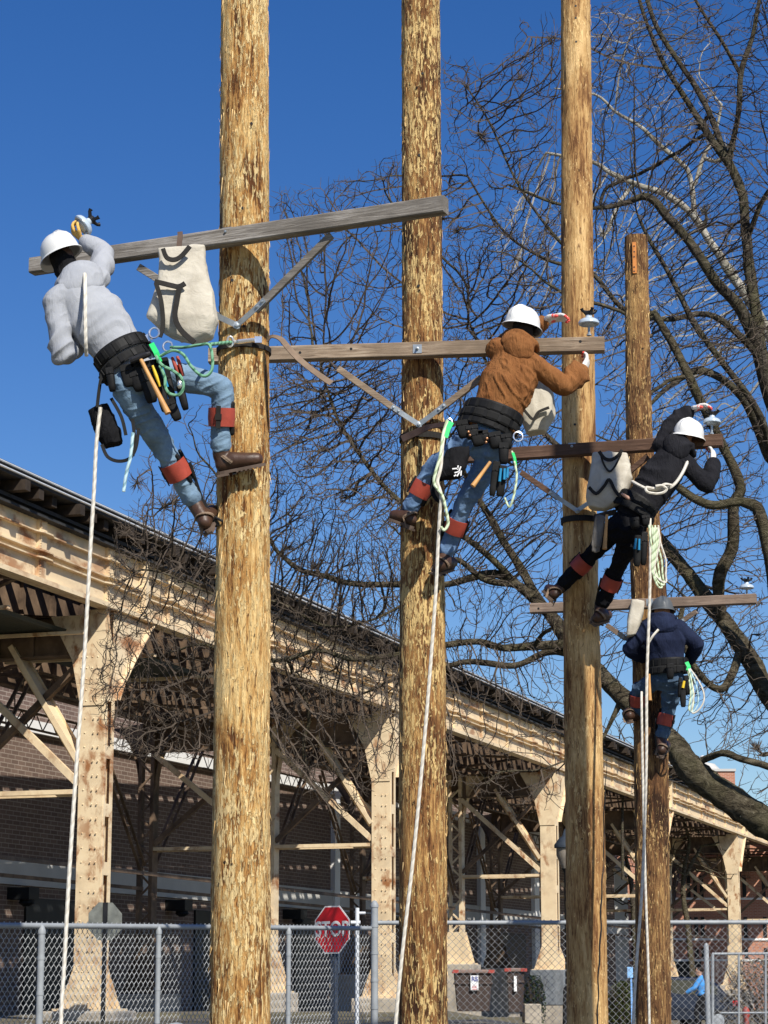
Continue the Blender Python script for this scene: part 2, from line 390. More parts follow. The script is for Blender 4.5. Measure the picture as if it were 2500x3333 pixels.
# ================================================================= elevated railway
A0 = R(18.7); RDIR = Vector((math.sin(A0), math.cos(A0), 0)); RN = Vector((math.cos(A0), -math.sin(A0), 0)); UP = Vector((0, 0, 1))
Y0 = 48.64; p0 = P(310 / KX, 1962 / KX, Y0); RO = Vector((p0.x, p0.y, 0))
zz = lambda v: P(310 / KX, v / KX, Y0).z
def rw(s, t, z): return RO + RDIR * s - RN * t + UP * z
def rbox(mb, s0, s1, t0, t1, z0, z1, m=0):
    mb.box(rw((s0 + s1) / 2, (t0 + t1) / 2, (z0 + z1) / 2), RDIR * (s1 - s0) / 2, RN * (t1 - t0) / 2, UP * (z1 - z0) / 2, m)
ZW0, ZWT = zz(1952), zz(1771); ZB = zz(1962); ZT0, ZT1 = zz(1738), zz(1706); ZTOP = zz(1669)
S0, S1 = -19.5, 175.5
vi = thing('elevated_railway', 'long cream-painted steel railway viaduct on riveted columns running away behind the fences', 'viaduct', rw(0, 0, 0.9))
zl = [zz(1815), zz(1872), zz(1893)]
mb = MB(); 
rbox(mb, S0, S1, 0, 0.03, ZW0, ZWT); rbox(mb, S0, S1, -0.14, 0.2, ZB - 0.035, ZW0)        # web, bottom flange
s = S0; pil = []
k = 0
while s < S1:
    pil.append(0.6 + 3.25 * (k - 6)); k += 1; s = pil[-1]
for z_, h_ in zip(zl, (0.03, 0.03, 0.03)):
    rbox(mb, S0, S1, -0.12, -0.001, z_, z_ + h_)
    for q in pil:
        if q > 110: break
        n_ = [rw(q - 0.40, -0.121, z_ + .002), rw(q - 0.2, -0.20, z_ + .002), rw(q + 0.2, -0.20, z_ + .002), rw(q + 0.40, -0.121, z_ + .002)]
        mb.prism(n_, UP * (h_ + .002))
for q in pil: rbox(mb, q - 0.16, q + 0.16, -0.075, -0.002, ZW0 + 0.002, ZWT - .002)
for kk in range(-1, 9): rbox(mb, 19.5 * kk + 2.2, 19.5 * kk + 2.34, -0.19, -0.004, ZW0, ZWT)
for q in pil:
    if q > 30: break
    for i in range(22):
        z_ = ZW0 + 0.05 + i * (ZWT - ZW0 - 0.1) / 21; mb.box(rw(q - 0.12, -0.085, z_), RDIR * 0.018, RN * 0.014, UP * 0.018)
mb.build('fascia_girder', M['cream'], vi)
mb = MB(); rbox(mb, S0, S1, -0.22, 0.24, ZWT, ZWT + 0.05); rbox(mb, S0, S1, -0.1, 0.0, ZWT + 0.05, ZWT + 0.13); rbox(mb, S0, S1, -0.2, 0.2, ZWT + 0.13, ZT0 - 0.02)
mb.build('top_flange', M['darkedge'], vi)  # flange coloured dark to stand for the shadow of the ties
for t_ in (3.9, 7.9):
    mb = MB(); rbox(mb, S0, S1, t_, t_ + .03, ZB - .1, ZT0 - .02); rbox(mb, S0, S1, t_ - .15, t_ + .18, ZB - .14, ZB - .1); rbox(mb, S0, S1, t_ - .15, t_ + .18, ZT0 - .06, ZT0 - .02)
    q = S0 + 1
    while q < S1: rbox(mb, q, q + .12, t_ - .1, t_ + .13, ZB - .09, ZT0 - .07); q += 1.6
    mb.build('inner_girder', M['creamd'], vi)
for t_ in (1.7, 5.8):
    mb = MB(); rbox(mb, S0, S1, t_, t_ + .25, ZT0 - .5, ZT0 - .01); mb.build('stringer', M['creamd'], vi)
# ties
ties = []; k = 0; s = S0 + 0.3
far = MB()
while s < S1:
    L = -0.62 if k % 3 == 0 else (-0.5 if k % 3 == 1 else -0.38)
    jz = random.uniform(-0.01, 0.01)
    mb = MB() if k < 100 else far
    rbox(mb, s - 0.11, s + 0.11, L, 8.3, ZT0 + jz, ZT1 + jz)
    if k < 100: mb.build('tie', M['tie'], vi, bevel=0)
    k += 1; s += 0.82
tag(far.build('ties', M['tie'], vi), kind='stuff')
mb = MB(); rbox(mb, S0, S1, -0.52, -0.40, ZT1 + .01, ZTOP - .02); rbox(mb, S0, S1, -0.40, 0.35, ZT1 + .01, ZT1 + .07); mb.build('edge_board', M['darkedge'], vi)
for v_ in (1679, 1694):
    mb = MB(); mb.tube([rw(S0, -0.56, zz(v_)), rw(S1, -0.56, zz(v_))], 0.021, 8); mb.build('conduit', M['rail'], vi)
for t_ in (1.2, 2.65, 5.2, 6.65):
    mb = MB(); rbox(mb, S0, S1, t_ - .035, t_ + .035, ZT1 + .012, ZT1 + .16); mb.build('rail', M['galv'], vi)
for a_, b_ in ((.36, 1.0), (1.36, 2.0), (2.12, 2.5), (4.05, 5.0), (5.36, 6.0), (6.12, 6.5), (8.0, 8.25)):
    mb = MB(); rbox(mb, S0, S1, a_, b_, ZT1 + .012, ZT1 + .06); mb.build('added_shade_board', M['tie'], vi)  # unseen boards added between the rails to narrow the gaps sunlight passes through
# columns, bents
ZST = P(300 / KX, 2565 / KX, Y0).z
def rivets(mb, s, t0, t1, z0, z1, step, n=2):
    for j in range(n):
        t = t0 + (t1 - t0) * j / max(1, n - 1); z = z0
        while z < z1:
            mb.lathe(rw(s, t, z), -RDIR, [(0.022, 0), (0.016, 0.014), (0, 0.02)], 6); z += step
def column_plate(k, zb, near):
    s = 19.5 * k + .85; mb = MB(); w_ = 0.29
    rbox(mb, s - .25, s - .22, 0, 2 * w_, zb, ZB - .04)                      # broad riveted plate
    rbox(mb, s + .22, s + .25, 0, 2 * w_, zb, ZB - .04)
    rbox(mb, s - .219, s - .13, -.012, .012, zb, ZB - .05); rbox(mb, s + .10, s + .219, -.012, .012, zb, ZB - .05)
    rbox(mb, s - .22, s + .22, 2 * w_ - .03, 2 * w_ - .005, zb, ZB - .05)
    z = zb + 0.3
    while z < ZB - 1: rbox(mb, s - .13, s + .10, -.010, .010, z, z + .28); z += 1.25
    # flared foot and flared head
    f = [rw(s - .262, -.30, zb), rw(s - .262, .88, zb), rw(s - .262, .57, zb + .85), rw(s - .262, .01, zb + .85)]
    mb.prism(f, RDIR * -.018)
    f = [rw(s + .252, -.30, zb), rw(s + .252, .88, zb), rw(s + .252, .57, zb + .85), rw(s + .252, .01, zb + .85)]
    mb.prism(f, RDIR * .018)
    rbox(mb, s - .45, s + .45, -.38, .96, zb - .05, zb - .002)
    zh = ZB - 2.15
    f = [rw(s - .262, .0, zh), rw(s - .262, .58, zh), rw(s - .262, .8, zh + 1.0), rw(s - .262, 1.35, ZB - .15), rw(s - .262, -.05, ZB - .15), rw(s - .262, -.22, zh + .9)]
    mb.prism(f, RDIR * -.016)
    if near:
        rivets(mb, s - .28, .12, .24, zb + .9, ZB - 2.3, .31, 2); rivets(mb, s - .25, .46, .47, zb + .9, ZB - 2.3, .31, 1)
        for i in range(5):
            for j in range(4): mb.lathe(rw(s - .28, .06 + .15 * j, zb + .12 + .16 * i), -RDIR, [(0.024, 0), (0, 0.02)], 6)
        for i in range(5):
            for j in range(5): mb.lathe(rw(s - .28, .05 + .13 * j, zh + .1 + .24 * i), -RDIR, [(0.024, 0), (0, 0.02)], 6)
    c = mb.build('column', M['cream'], vi)
    # curved bracket running along the girder
    mb = MB(); n = 9; pts = [rw(s + .25, .02, ZB - .04), rw(s + .25, .02, zh + .15)]
    arc = []
    for i in range(n + 1):
        a = math.pi / 2 * i / n; arc.append((s + .25 + 1.75 * (i / n), zh + .15 + 1.9 * (i / n) ** .82))
    pts = [rw(s + .25, -.01, ZB - .04)] + [rw(q, -.01, z) for q, z in arc]
    mb.prism(pts, RN * -.02)
    for i in range(n): mb.beam(rw(arc[i][0], .0, arc[i][1]), rw(arc[i + 1][0], .0, arc[i + 1][1]), .26, .02, RN.cross(rw(arc[i + 1][0], 0, arc[i + 1][1]) - rw(arc[i][0], 0, arc[i][1])))
    mb.build('curved_bracket', M['cream'], vi)
    # knee brace towards the inside
    mb = MB(); a0 = rw(s, .60, ZST + .62); a1 = rw(s, 2.35, ZB - .75); nn = RDIR.cross(a1 - a0).normalized()
    mb.beam(a0, a1, .48, .025, nn); mb.beam(a0 - nn * .08, a1 - nn * .08, .03, .18, nn); mb.beam(a0 + RDIR * -.25, a1 + RDIR * -.25, .03, .12, nn); mb.beam(a0 + RDIR * .25, a1 + RDIR * .25, .03, .12, nn)
    mb.build('knee_brace', M['cream'], vi)
def column_lattice(k, t, zb, mat, sh=0.0):
    s = 19.5 * k + .85 + sh; mb = MB(); top = ZB - .16
    for q in (-.24, .24):
        rbox(mb, s - .2, s + .2, t + q - .02, t + q + .02, zb, top); rbox(mb, s - .2, s - .18, t + q - (.10 if q > 0 else -.02), t + q + (.1 if q < 0 else -.02), zb, top)
    z = zb + 1.1; i = 0
    while z < top - .9:
        a, c = (t - .22, t + .22) if i % 2 else (t + .22, t - .22)
        mb.beam(rw(s - .21, a, z), rw(s - .21, c, z + .42), .07, .014, RDIR); z += .42; i += 1
    for s_ in (-.235, .225):
        mb.prism([rw(s + s_, t - .62, zb), rw(s + s_, t + .62, zb), rw(s + s_, t + .30, zb + 1.15), rw(s + s_, t - .30, zb + 1.15)], RDIR * .015)
    rbox(mb, s - .4, s + .4, t - .7, t + .7, zb - .05, zb - .002)
    # curved head
    n = 8
    for sg in (-1, 1):
        arc = [(t + sg * (.27 + 1.1 * (1 - math.cos(math.pi / 2 * i / n))), top - 2.0 + 1.9 * math.sin(math.pi / 2 * i / n)) for i in range(n + 1)]
        mb.prism([rw(s - .03, t + sg * .27, top)] + [rw(s - .03, q, z) for q, z in arc], RDIR * .03)
        for i in range(n): mb.beam(rw(s, *arc[i]), rw(s, *arc[i + 1]), .3, .02, RDIR.cross(rw(s, *arc[i + 1]) - rw(s, *arc[i])))
    mb.build('lattice_column', mat, vi)
def pier(k, t, zb, wd=1.5, plate=False):
    K_ = 19.5 * k + .85; p = rw(K_, t, 0); gz = ground_z(p.x, p.y) - .4
    mb = MB(); rbox(mb, K_ - wd / 2, K_ + wd / 2, t - wd / 2, t + wd / 2, gz, zb - .052); mb.build('concrete_pier', M['concrete'], vi, bevel=.03)
    if plate:
        mb = MB(); rbox(mb, K_ - wd / 2 - .03, K_ + wd / 2 + .03, t - wd / 2 - .03, t + wd / 2 + .03, zb - 1.3, zb - .03); 
        mb.build('steel_jacket', M['greyplate'], vi, bevel=.02)
zbs = {-1: 1.2, 0: P(300 / KX, 3284 / KX, 48.6).z, 1: P(1270 / KX, 3244 / KX, 67.1).z, 2: P(1800 / KX, 3154 / KX, 85.6).z}
def lattice_bar(mb, a, b, wd, up, nseg=None):
    """laced diagonal: two angles and zigzag lacing"""
    d = (b - a).normalized(); side = d.cross(up).normalized(); L = (b - a).length; nseg = nseg or int(L / .3)
    mb.beam(a + side * wd / 2, b + side * wd / 2, .05, .09, up); mb.beam(a - side * wd / 2, b - side * wd / 2, .05, .09, up)
    for i in range(nseg):
        sg = 1 if i % 2 else -1
        mb.beam(a + d * L * i / nseg + side * sg * wd / 2, a + d * L * (i + 1) / nseg - side * sg * wd / 2, .04, .015, up)
TM, TB = 3.95, 7.95
for k in range(-1, 9):
    zb = zbs.get(k, 1.6); s = 19.5 * k + .85
    column_plate(k, zb, k in (0, 1)); pier(k, .29, zb, 1.5 if k != 2 else 1.25, k == 2)
    zm = {1: 1.55, 2: P(1484 / KX, 3133 / KX, 86).z}.get(k, 1.9); zk = {1: P(490 / KX, 3230 / KX, 69.7).z, 2: 2.2, 3: 2.6}.get(k, 1.9)
    column_lattice(k, TM, zm, M['cream']); pier(k, TM, zm, 1.45)
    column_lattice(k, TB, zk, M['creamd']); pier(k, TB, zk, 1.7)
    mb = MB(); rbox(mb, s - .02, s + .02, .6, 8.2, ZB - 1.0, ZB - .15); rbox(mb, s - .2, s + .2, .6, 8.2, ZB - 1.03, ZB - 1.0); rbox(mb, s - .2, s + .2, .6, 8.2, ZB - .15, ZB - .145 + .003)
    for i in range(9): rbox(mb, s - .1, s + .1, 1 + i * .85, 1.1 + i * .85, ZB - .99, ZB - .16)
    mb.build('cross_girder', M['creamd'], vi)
    for a, b in ((.6, TM - .25), (TM + .25, TB - .25)):
        mb = MB(); mb.beam(rw(s - .1, a, ZST), rw(s - .1, b, ZST), .14, .10); mb.beam(rw(s + .15, a, ZST - .02), rw(s + .15, b, ZST - .02), .05, .12); mb.build('strut', M['cream'], vi)
        mb = MB(); mb.beam(rw(s - .16, a, ZST + .15), rw(s - .16, b, ZB - 1.1), .16, .10, RDIR); mb.beam(rw(s - .0, a, ZST + .15), rw(s - .0, b, ZB - 1.1), .07, .12, RDIR); mb.build('cross_brace', M['cream'], vi)
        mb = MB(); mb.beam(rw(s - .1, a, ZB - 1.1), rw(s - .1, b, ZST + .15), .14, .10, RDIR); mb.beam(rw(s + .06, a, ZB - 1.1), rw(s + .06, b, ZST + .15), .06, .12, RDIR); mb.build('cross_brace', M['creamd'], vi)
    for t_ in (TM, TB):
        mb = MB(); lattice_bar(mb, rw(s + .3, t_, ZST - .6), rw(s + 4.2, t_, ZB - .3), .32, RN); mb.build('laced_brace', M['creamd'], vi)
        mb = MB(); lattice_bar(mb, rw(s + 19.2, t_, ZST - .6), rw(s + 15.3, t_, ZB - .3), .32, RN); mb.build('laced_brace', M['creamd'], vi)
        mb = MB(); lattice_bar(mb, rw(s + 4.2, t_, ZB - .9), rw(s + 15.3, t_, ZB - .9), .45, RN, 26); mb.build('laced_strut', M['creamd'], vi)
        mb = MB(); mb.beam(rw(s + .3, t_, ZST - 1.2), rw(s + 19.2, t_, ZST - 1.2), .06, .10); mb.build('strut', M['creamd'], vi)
for k in range(-1, 8):        # flat bracing between girders under the deck
    for i in range(6):
        mb = MB(); a = 19.5 * k + i * 3.25; t0, t1 = (.2, 3.8) if i % 2 else (3.8, .2)
        mb.beam(rw(a, t0, ZB + .02), rw(a + 3.25, t1, ZB + .02), .12, .08); mb.beam(rw(a, 8 - t0, ZB + .05), rw(a + 3.25, 8 - t1, ZB + .05), .12, .08)
        mb.build('deck_brace', M['creamd'], vi)
# corrugated sheeting slung beneath the first bays
mb = MB(); n = 120; vs = []; fs = []
for i in range(n + 1):
    t = .95 + 2.4 * i / n; z = ZB - .50 + .05 * math.cos(i * math.pi / 3)
    vs += [rw(-9, t, z), rw(8.5, t, z)]
for i in range(n): fs.append((2 * i, 2 * i + 1, 2 * i + 3, 2 * i + 2))
mb.add(vs, fs); mb.build('corrugated_sheet', M['corr'], vi, fix=False)
for q in (-3.4, .1, 3.8, 7.6):
    mb = MB(); rbox(mb, q, q + .12, .3, 4.2, ZB - .64, ZB - .57); mb.build('purlin', M['cream'], vi)
# ================================================================= brown brick building behind
BD = Vector((0.3593, 0.9332, 0)); BN = Vector((0.9332, -0.3593, 0)); bp = P(0, 2366 / KX, 68)
BO = Vector((bp.x, 68, 0)); bz = lambda v: P(0, v / KX, 68).z
bb = lambda s, t, z: BO + BD * s - BN * t + UP * z
def bbox(mb, s0, s1, t0, t1, z0, z1, m=0): mb.box(bb((s0 + s1) / 2, (t0 + t1) / 2, (z0 + z1) / 2), BD * (s1 - s0) / 2, BN * (t1 - t0) / 2, UP * (z1 - z0) / 2, m)
M['brownbrick'] = brick('brown_brick', BD, (0.18, 0.12, 0.092), (0.125, 0.08, 0.062), (0.33, 0.27, 0.22), 0.42, 0.14, 0.014)
def s_at(x):   # distance along the wall of a photo column
    k = (x - 1250) / FPX * 1.0
    lo, hi = -40, 200
    for _ in range(40):
        m_ = (lo + hi) / 2; q = bb(m_, 0, 0)
        if q.x / q.y < k: lo = m_
        else: hi = m_
    return lo
SE = s_at(1990)
b1 = thing('brick_building', 'brown brick building with a white roof fascia and grey band behind the viaduct', 'building', bb(0, 0, 0))
mb = MB(); bbox(mb, -30, SE, 0, 14, .0, bz(2366)); mb.build('wall', M['brownbrick'], b1)
mb = MB(); bbox(mb, -30.2, SE + .2, -.18, 14, bz(2366) + .003, bz(2325)); mb.build('fascia', M['white'], b1)
mb = MB(); bbox(mb, -30, SE, 1.0, 14, bz(2325) + .003, bz(2150)); mb.build('upper_wall', M['brownbrick'], b1)
mb = MB(); bbox(mb, -30, SE, -.12, -.003, bz(2875), bz(2785)); mb.build('band', M['band'], b1)
for x in (1086, 1556, 1730, 1905):
    q = s_at(x); mb = MB(); bbox(mb, q - .15 - .0045 * q, q + .15 + .0045 * q, -.2, -.001, 1, bz(2366)); mb.build('pilaster', M['white'], b1)
for x0, x1 in ((95, 250), (640, 820), (960, 1010), (1320, 1420), (1620, 1700)):
    q0, q1 = s_at(x0), s_at(x1); mb = MB(); bbox(mb, q0, q1, -.08, -.004, .9, bz(2915)); mb.build('door', M['dark'], b1)
for x in (55, 560, 935, 1290):
    q = s_at(x); mb = MB(); bbox(mb, q - .3, q + .3, -.75, -.005, bz(2925), bz(2885)); mb.lathe(bb(q, -.5, bz(2925)), (0, 0, -1), [(.2, 0), (.24, .1), (.1, .2)], 10); mb.build('wall_lamp', M['dark'], b1)
# pale clad stair tower at its far end
st = thing('clad_tower', 'narrow white and grey clad tower between the brown and the red brick buildings', 'building', P(2000 / KX, 3250 / KX, 136))
mb = MB(); c = P(1992 / KX, 3250 / KX, 136); mb.abox(c.x - .65, c.x + .3, 136, 140, .2, P(0, 2770 / KX, 136).z); mb.build('light_cladding', M['white'], st)
mb = MB(); mb.abox(c.x + .31, c.x + 1.1, 136.4, 140, .2, P(0, 2800 / KX, 136).z); mb.build('grey_cladding', M['band'], st)
# red brick building far behind
M['redbrick'] = brick('red_brick', (1, 0, 0), (0.46, 0.19, 0.11), (0.38, 0.15, 0.09), (0.5, 0.36, 0.28), 0.3, 0.1)
YR = 150; rx = lambda v: P(v / KX, 2900 / KX, YR).x; rz = lambda v: P(2200 / KX, v / KX, YR).z
b2 = thing('brick_building', 'far red brick building with rows of narrow windows and pale sills', 'building', (rx(2250), YR, .4))
mb = MB(); mb.abox(rx(2012), rx(2750), YR, YR + 20, 0, rz(2700)); mb.build('wall', M['redbrick'], b2)
mb = MB(); mb.abox(rx(2306), rx(2412), YR + 1, YR + 9, rz(2701), rz(2506)); mb.build('stair_tower', M['redbrick'], b2)
mb = MB(); mb.abox(rx(2303), rx(2415), YR + .9, YR + 9.1, rz(2506), rz(2498)); mb.lathe((rx(2345), YR + 5, rz(2498)), (0, 0, 1), [(1.0, 0), (.95, .35), (.6, .7), (0, .85)], 16); mb.build('roof', M['band'], b2)
for x, v0 in ((2289, 2446), (2321, 2446)):
    mb = MB(); mb.lathe((rx(x), YR + 3, rz(2520)), (0, 0, 1), [(.1, 0), (.1, rz(v0 + 12) - rz(2520)), (.2, rz(v0 + 11) - rz(2520)), (.2, rz(v0) - rz(2520)), (0, rz(v0) - rz(2520) + .05)], 12); mb.build('vent_pipe', M['white'], b2)
for v0, v1 in ((2850, 2920), (2985, 3052), (3086, 3120)):
    mb = MB(); mb.abox(rx(2012), rx(2750), YR - .08, YR - .001, rz(v1 + 9), rz(v1 + 2)); mb.build('sill_band', M['white'], b2)
    for gx in (2030, 2125, 2236, 2375, 2480):
        for i in range(3):
            x = gx + i * 21
            mb = MB(); mb.abox(rx(x), rx(x + 12), YR - .03, YR - .002, rz(v1), rz(v0)); f = mb.build('window', M['dark'], b2)
mb = MB(); mb.abox(rx(2020), rx(2095), YR - .06, YR - .004, 0, rz(3160)); mb.abox(rx(2170), rx(2275), YR - .06, YR - .005, 0, rz(3125)); mb.build('wall_shade_patch', M['dark'], b2)  # dark sheets standing in for the stepped shadow low on the wall
# ================================================================= chain-link fences
def fence(a, b, ztop, h, pitch, mat, label, posts, rail_r=.024, post_r=.03, spikes=True, wr=.0036, zb=None, postmat=None):
    a, b = Vector(a), Vector(b); d = (b - a); L = d.length; d.normalize(); nrm = Vector((d.y, -d.x, 0)).normalized()
    t = thing('chain_link_fence', label, 'fence', (a.x, a.y, ground_z(a.x, a.y)))
    zt = lambda s: ztop[0] + (ztop[1] - ztop[0]) * s / L
    mb = MB(); n = int(L / pitch)
    for i in range(n + 1):
        s = i * pitch; z = zt(s) + (.035 if spikes else -.01); pts = []; k = 0
        while z > zt(s) - h:
            sx = s + (pitch * .5 if k % 2 else 0) * 1.04 - .02 * pitch; y_ = .004 if k % 2 else -.004
            pts.append(Vector((a.x, a.y, 0)) + d * sx + nrm * y_ + UP * z); z -= pitch / 2; k += 1
        sp2 = [Vector((p.x, p.y, p.z)) for p in pts]
        mb.tube(pts, wr, 3, False)
        # the neighbour wire is woven as the mirror image
        pts2 = []
        for k, p in enumerate(pts): 
            sx = s + (-(pitch * .5) if k % 2 else 0) * 1.04 + .02 * pitch
            pts2.append(Vector((a.x, a.y, 0)) + d * sx + nrm * (-.004 if k % 2 else .004) + UP * p.z)
        if spikes: pts2 = pts2[0:]
        mb.tube(pts2, wr, 3, False)
    mb.build('wire_mesh', mat, t, fix=False)
    mb = MB(); mb.tube([Vector((a.x, a.y, zt(0))) - nrm * -.03, Vector((b.x, b.y, zt(L))) - nrm * -.03], rail_r, 12); mb.build('top_rail', postmat or M['galv'], t, smooth=True)
    for s, up, r in posts:
        p = a + d * s + nrm * .05; mb = MB(); z1 = zt(s) + up
        mb.lathe((p.x, p.y, ground_z(p.x, p.y) - .2), (0, 0, 1), [(r, 0), (r, z1 - ground_z(p.x, p.y) + .17), (r * 1.15, z1 - ground_z(p.x, p.y) + .17), (r * 1.15, z1 - ground_z(p.x, p.y) + .2), (r * .6, z1 - ground_z(p.x, p.y) + .24), (0, z1 - ground_z(p.x, p.y) + .25)], 14)
        for q in (.25, .55, .85, 1.15): mb.lathe((p.x, p.y, z1 - q), (0, 0, 1), [(r * 1.12, 0), (r * 1.12, .03)], 14)
        mb.build('post', postmat or M['galv'], t, smooth=True)
    return t
def hit(x, a, b):     # where the sight line of photo column x meets the fence line
    k = (x - 1250) / FPX / math.cos(PITCH); a, b = Vector(a), Vector(b); d = b - a
    k *= 1 / (1 + math.tan(PITCH) * 0.02)
    s = (k * a.y - a.x) / (d.x - k * d.y); return s * d.length
FC = P(1203 / KX, 3010 / KX, 26.0); FA_ = P(-60 / KX, 3012 / KX, 19.3); FR = P(2640 / KX, 3002 / KX, 26.6)
fa, fc, fr = Vector((FA_.x, FA_.y, 0)), Vector((FC.x, FC.y, 0)), Vector((FR.x, FR.y, 0))
fence(fa, fc, (FA_.z, P(1200 / KX, 3022 / KX, 26).z), 1.7, .081, M['wire'], 'left chain-link fence, mesh seen at a slant, running to the tall corner post',
      [(hit(158, fa, fc), -.04, .03), (hit(527, fa, fc), -.04, .025), (hit(937, fa, fc), -.04, .025)])
fence(fc + Vector((.05, .02, 0)), fr, (P(1210 / KX, 3004 / KX, 26).z, FR.z), 1.7, .081, M['wire2'], 'right chain-link fence seen square on, open diamonds, starting at the tall corner post', [(.0, .2, .04)])
# gate
GY = 33.0; gp = lambda x, v: P(x / KX, v / KX, GY)
ga = thing('gate', 'galvanised chain-link gate with square frame standing beyond the right-hand fence', 'gate', (gp(2400, 3300).x, GY, .8))
mb = MB(); mb.lathe((gp(2302, 3200).x, GY, .5), (0, 0, 1), [(.036, 0), (.036, gp(0, 3078).z - .5), (.02, gp(0, 3070).z - .5)], 14); mb.build('post', M['galv'], ga, smooth=True)
mb = MB()
mb.tube([gp(2318, 3105), gp(2640, 3103)], .02, 10); mb.tube([gp(2345, 3297), gp(2640, 3296)], .014, 10); mb.tube([gp(2320, 3105), gp(2320, 3600)], .022, 10)
for x in (2405, 2492, 2600): mb.tube([gp(x, 3105), gp(x, 3600)], .017, 10)
mb.build('frame', M['galv'], ga, smooth=True)
mb = MB(); x0 = gp(2320, 3105).x; z0 = gp(2320, 3108).z
for i in range(22):
    for sg in (-1, 1):
        mb.tube([Vector((x0 + i * .081 + (sg * .0405 if k % 2 else 0), GY + .004 * sg * (1 if k % 2 else -1), z0 - k * .0405)) for k in range(40)], .0035, 3, False)
mb.build('wire_mesh', M['wire2'], ga, fix=False)
# pipe frame end beyond the corner
pf = thing('pipe_post', 'thin white pipe with a short side arm standing beside the corner fence post', 'pipe', (P(1165 / KX, 3100 / KX, 29).x, 29, .9))
q = P(1163 / KX, 2955 / KX, 29); mb = MB(); mb.tube([Vector((q.x, 29, .9)), q], .026, 10); a = P(1164 / KX, 2972 / KX, 29); mb.tube([a, a + Vector((.1, 0, 0))], .018, 8); c = P(1142 / KX, 3003 / KX, 29); mb.tube([c, c + Vector((.12, 0, 0))], .025, 8)
mb.build('pipe', M['rail'], pf, smooth=True)
# ================================================================= signs
def text_mesh(mb_name, txt, size, mat, parent, origin, right, up, bold=.0, ext=.004, sx=1.0):
    cu = bpy.data.curves.new(mb_name, 'FONT'); cu.body = txt; cu.size = size; cu.align_x = 'CENTER'; cu.align_y = 'CENTER'; cu.extrude = ext; cu.offset = bold
    to = bpy.data.objects.new('tmp', cu); COL.objects.link(to); bpy.context.view_layer.update()
    me = bpy.data.meshes.new_from_object(to.evaluated_get(bpy.context.evaluated_depsgraph_get())); bpy.data.objects.remove(to); bpy.data.curves.remove(cu)
    right, up = Vector(right).normalized(), Vector(up).normalized(); nn = right.cross(up); off = wl(parent)
    for v in me.vertices: v.co = Vector(origin) + right * v.co.x * sx + up * v.co.y + nn * v.co.z - off
    me.materials.clear(); me.materials.append(mat); me.name = mb_name
    o = bpy.data.objects.new(mb_name, me); COL.objects.link(o); o.parent = parent; WL[o.name] = off; return o
M['red'] = simple('sign_red', (0.56, 0.012, 0.022), 0.35, 0, 0.1, 3, 0); M['signwhite'] = simple('sign_white', (0.8, 0.8, 0.8), 0.4, 0, 0.03, 3, 0)
M['signback'] = simple('sign_back', (0.20, 0.205, 0.18), 0.4, 0.3, 0.3, 5, 0.05)
def octo(c, r, right, up, th, nn):
    return [Vector(c) + (Vector(right) * math.cos(R(22.5 + 45 * i)) + Vector(up) * math.sin(R(22.5 + 45 * i))) * r + nn * th for i in range(8)]
yaw = R(41); sr = Vector((math.cos(yaw), -math.sin(yaw), 0)); sn = Vector((-math.sin(yaw), -math.cos(yaw), 0)); sc = P(1082 / KX, 3026 / KX, 37.5)
ss = thing('stop_sign', 'red octagonal stop sign on a dark post behind the left fence', 'sign', (sc.x, sc.y, .9)); rr = .381 / math.cos(R(22.5))
mb = MB(); mb.prism(octo(sc, rr, sr, UP, 0, sn), sn * .006); mb.build('border', M['signwhite'], ss)
mb = MB(); mb.prism(octo(sc, rr * .94, sr, UP, .0075, sn), sn * .003); mb.build('panel', M['red'], ss)
text_mesh('lettering', 'STOP', .34, M['signwhite'], ss, sc + sn * .014, sr, UP, .006, .002, .9)
mb = MB(); q = sc - sn * .05; mb.box((q.x, q.y, (sc.z + .9) / 2), sr * .05, sn * .035, UP * (sc.z - .6) / 2 * 1.1); mb.build('post', simple('post_blue_grey', (.05, .06, .08), .6), ss)
yaw = R(34); sr = Vector((math.cos(yaw), math.sin(yaw), 0)); sn = Vector((math.sin(yaw), -math.cos(yaw), 0)); sc = P(343 / KX, 2999 / KX, 47.2)
sb = thing('sign_back', 'octagonal sign seen from its bare grey back before the nearest steel column', 'sign', (sc.x, sc.y, .9))
mb = MB(); mb.prism(octo(sc, rr, sr, UP, -.01, sn), sn * .006); mb.build('panel', M['signback'], sb)
mb = MB(); mb.box((sc.x, sc.y - .03, (sc.z + .4 + .5) / 2), Vector((.045, 0, 0)), Vector((0, .025, 0)), UP * (sc.z + .36 - .5) / 2); mb.build('post', M['steelblack'], sb)
sc = P(1255 / KX, 3135 / KX, 62)
# blue sign on a short post
sc = P(2052 / KX, 3166 / KX, 66); bs_ = thing('blue_sign', 'small pale blue sign on a short blue post beside the dark car', 'sign', (sc.x, sc.y, .4))
mb = MB(); mb.abox(sc.x - .085, sc.x + .075, sc.y, sc.y + .03, sc.z - .14, sc.z + .16); mb.build('panel', simple('sign_blue', (.25, .48, .85), .5), bs_)
mb = MB(); mb.abox(sc.x + .0, sc.x + .05, sc.y + .03, sc.y + .08, .3, sc.z); mb.build('post', simple('sign_post_blue', (.2, .4, .75), .5), bs_)
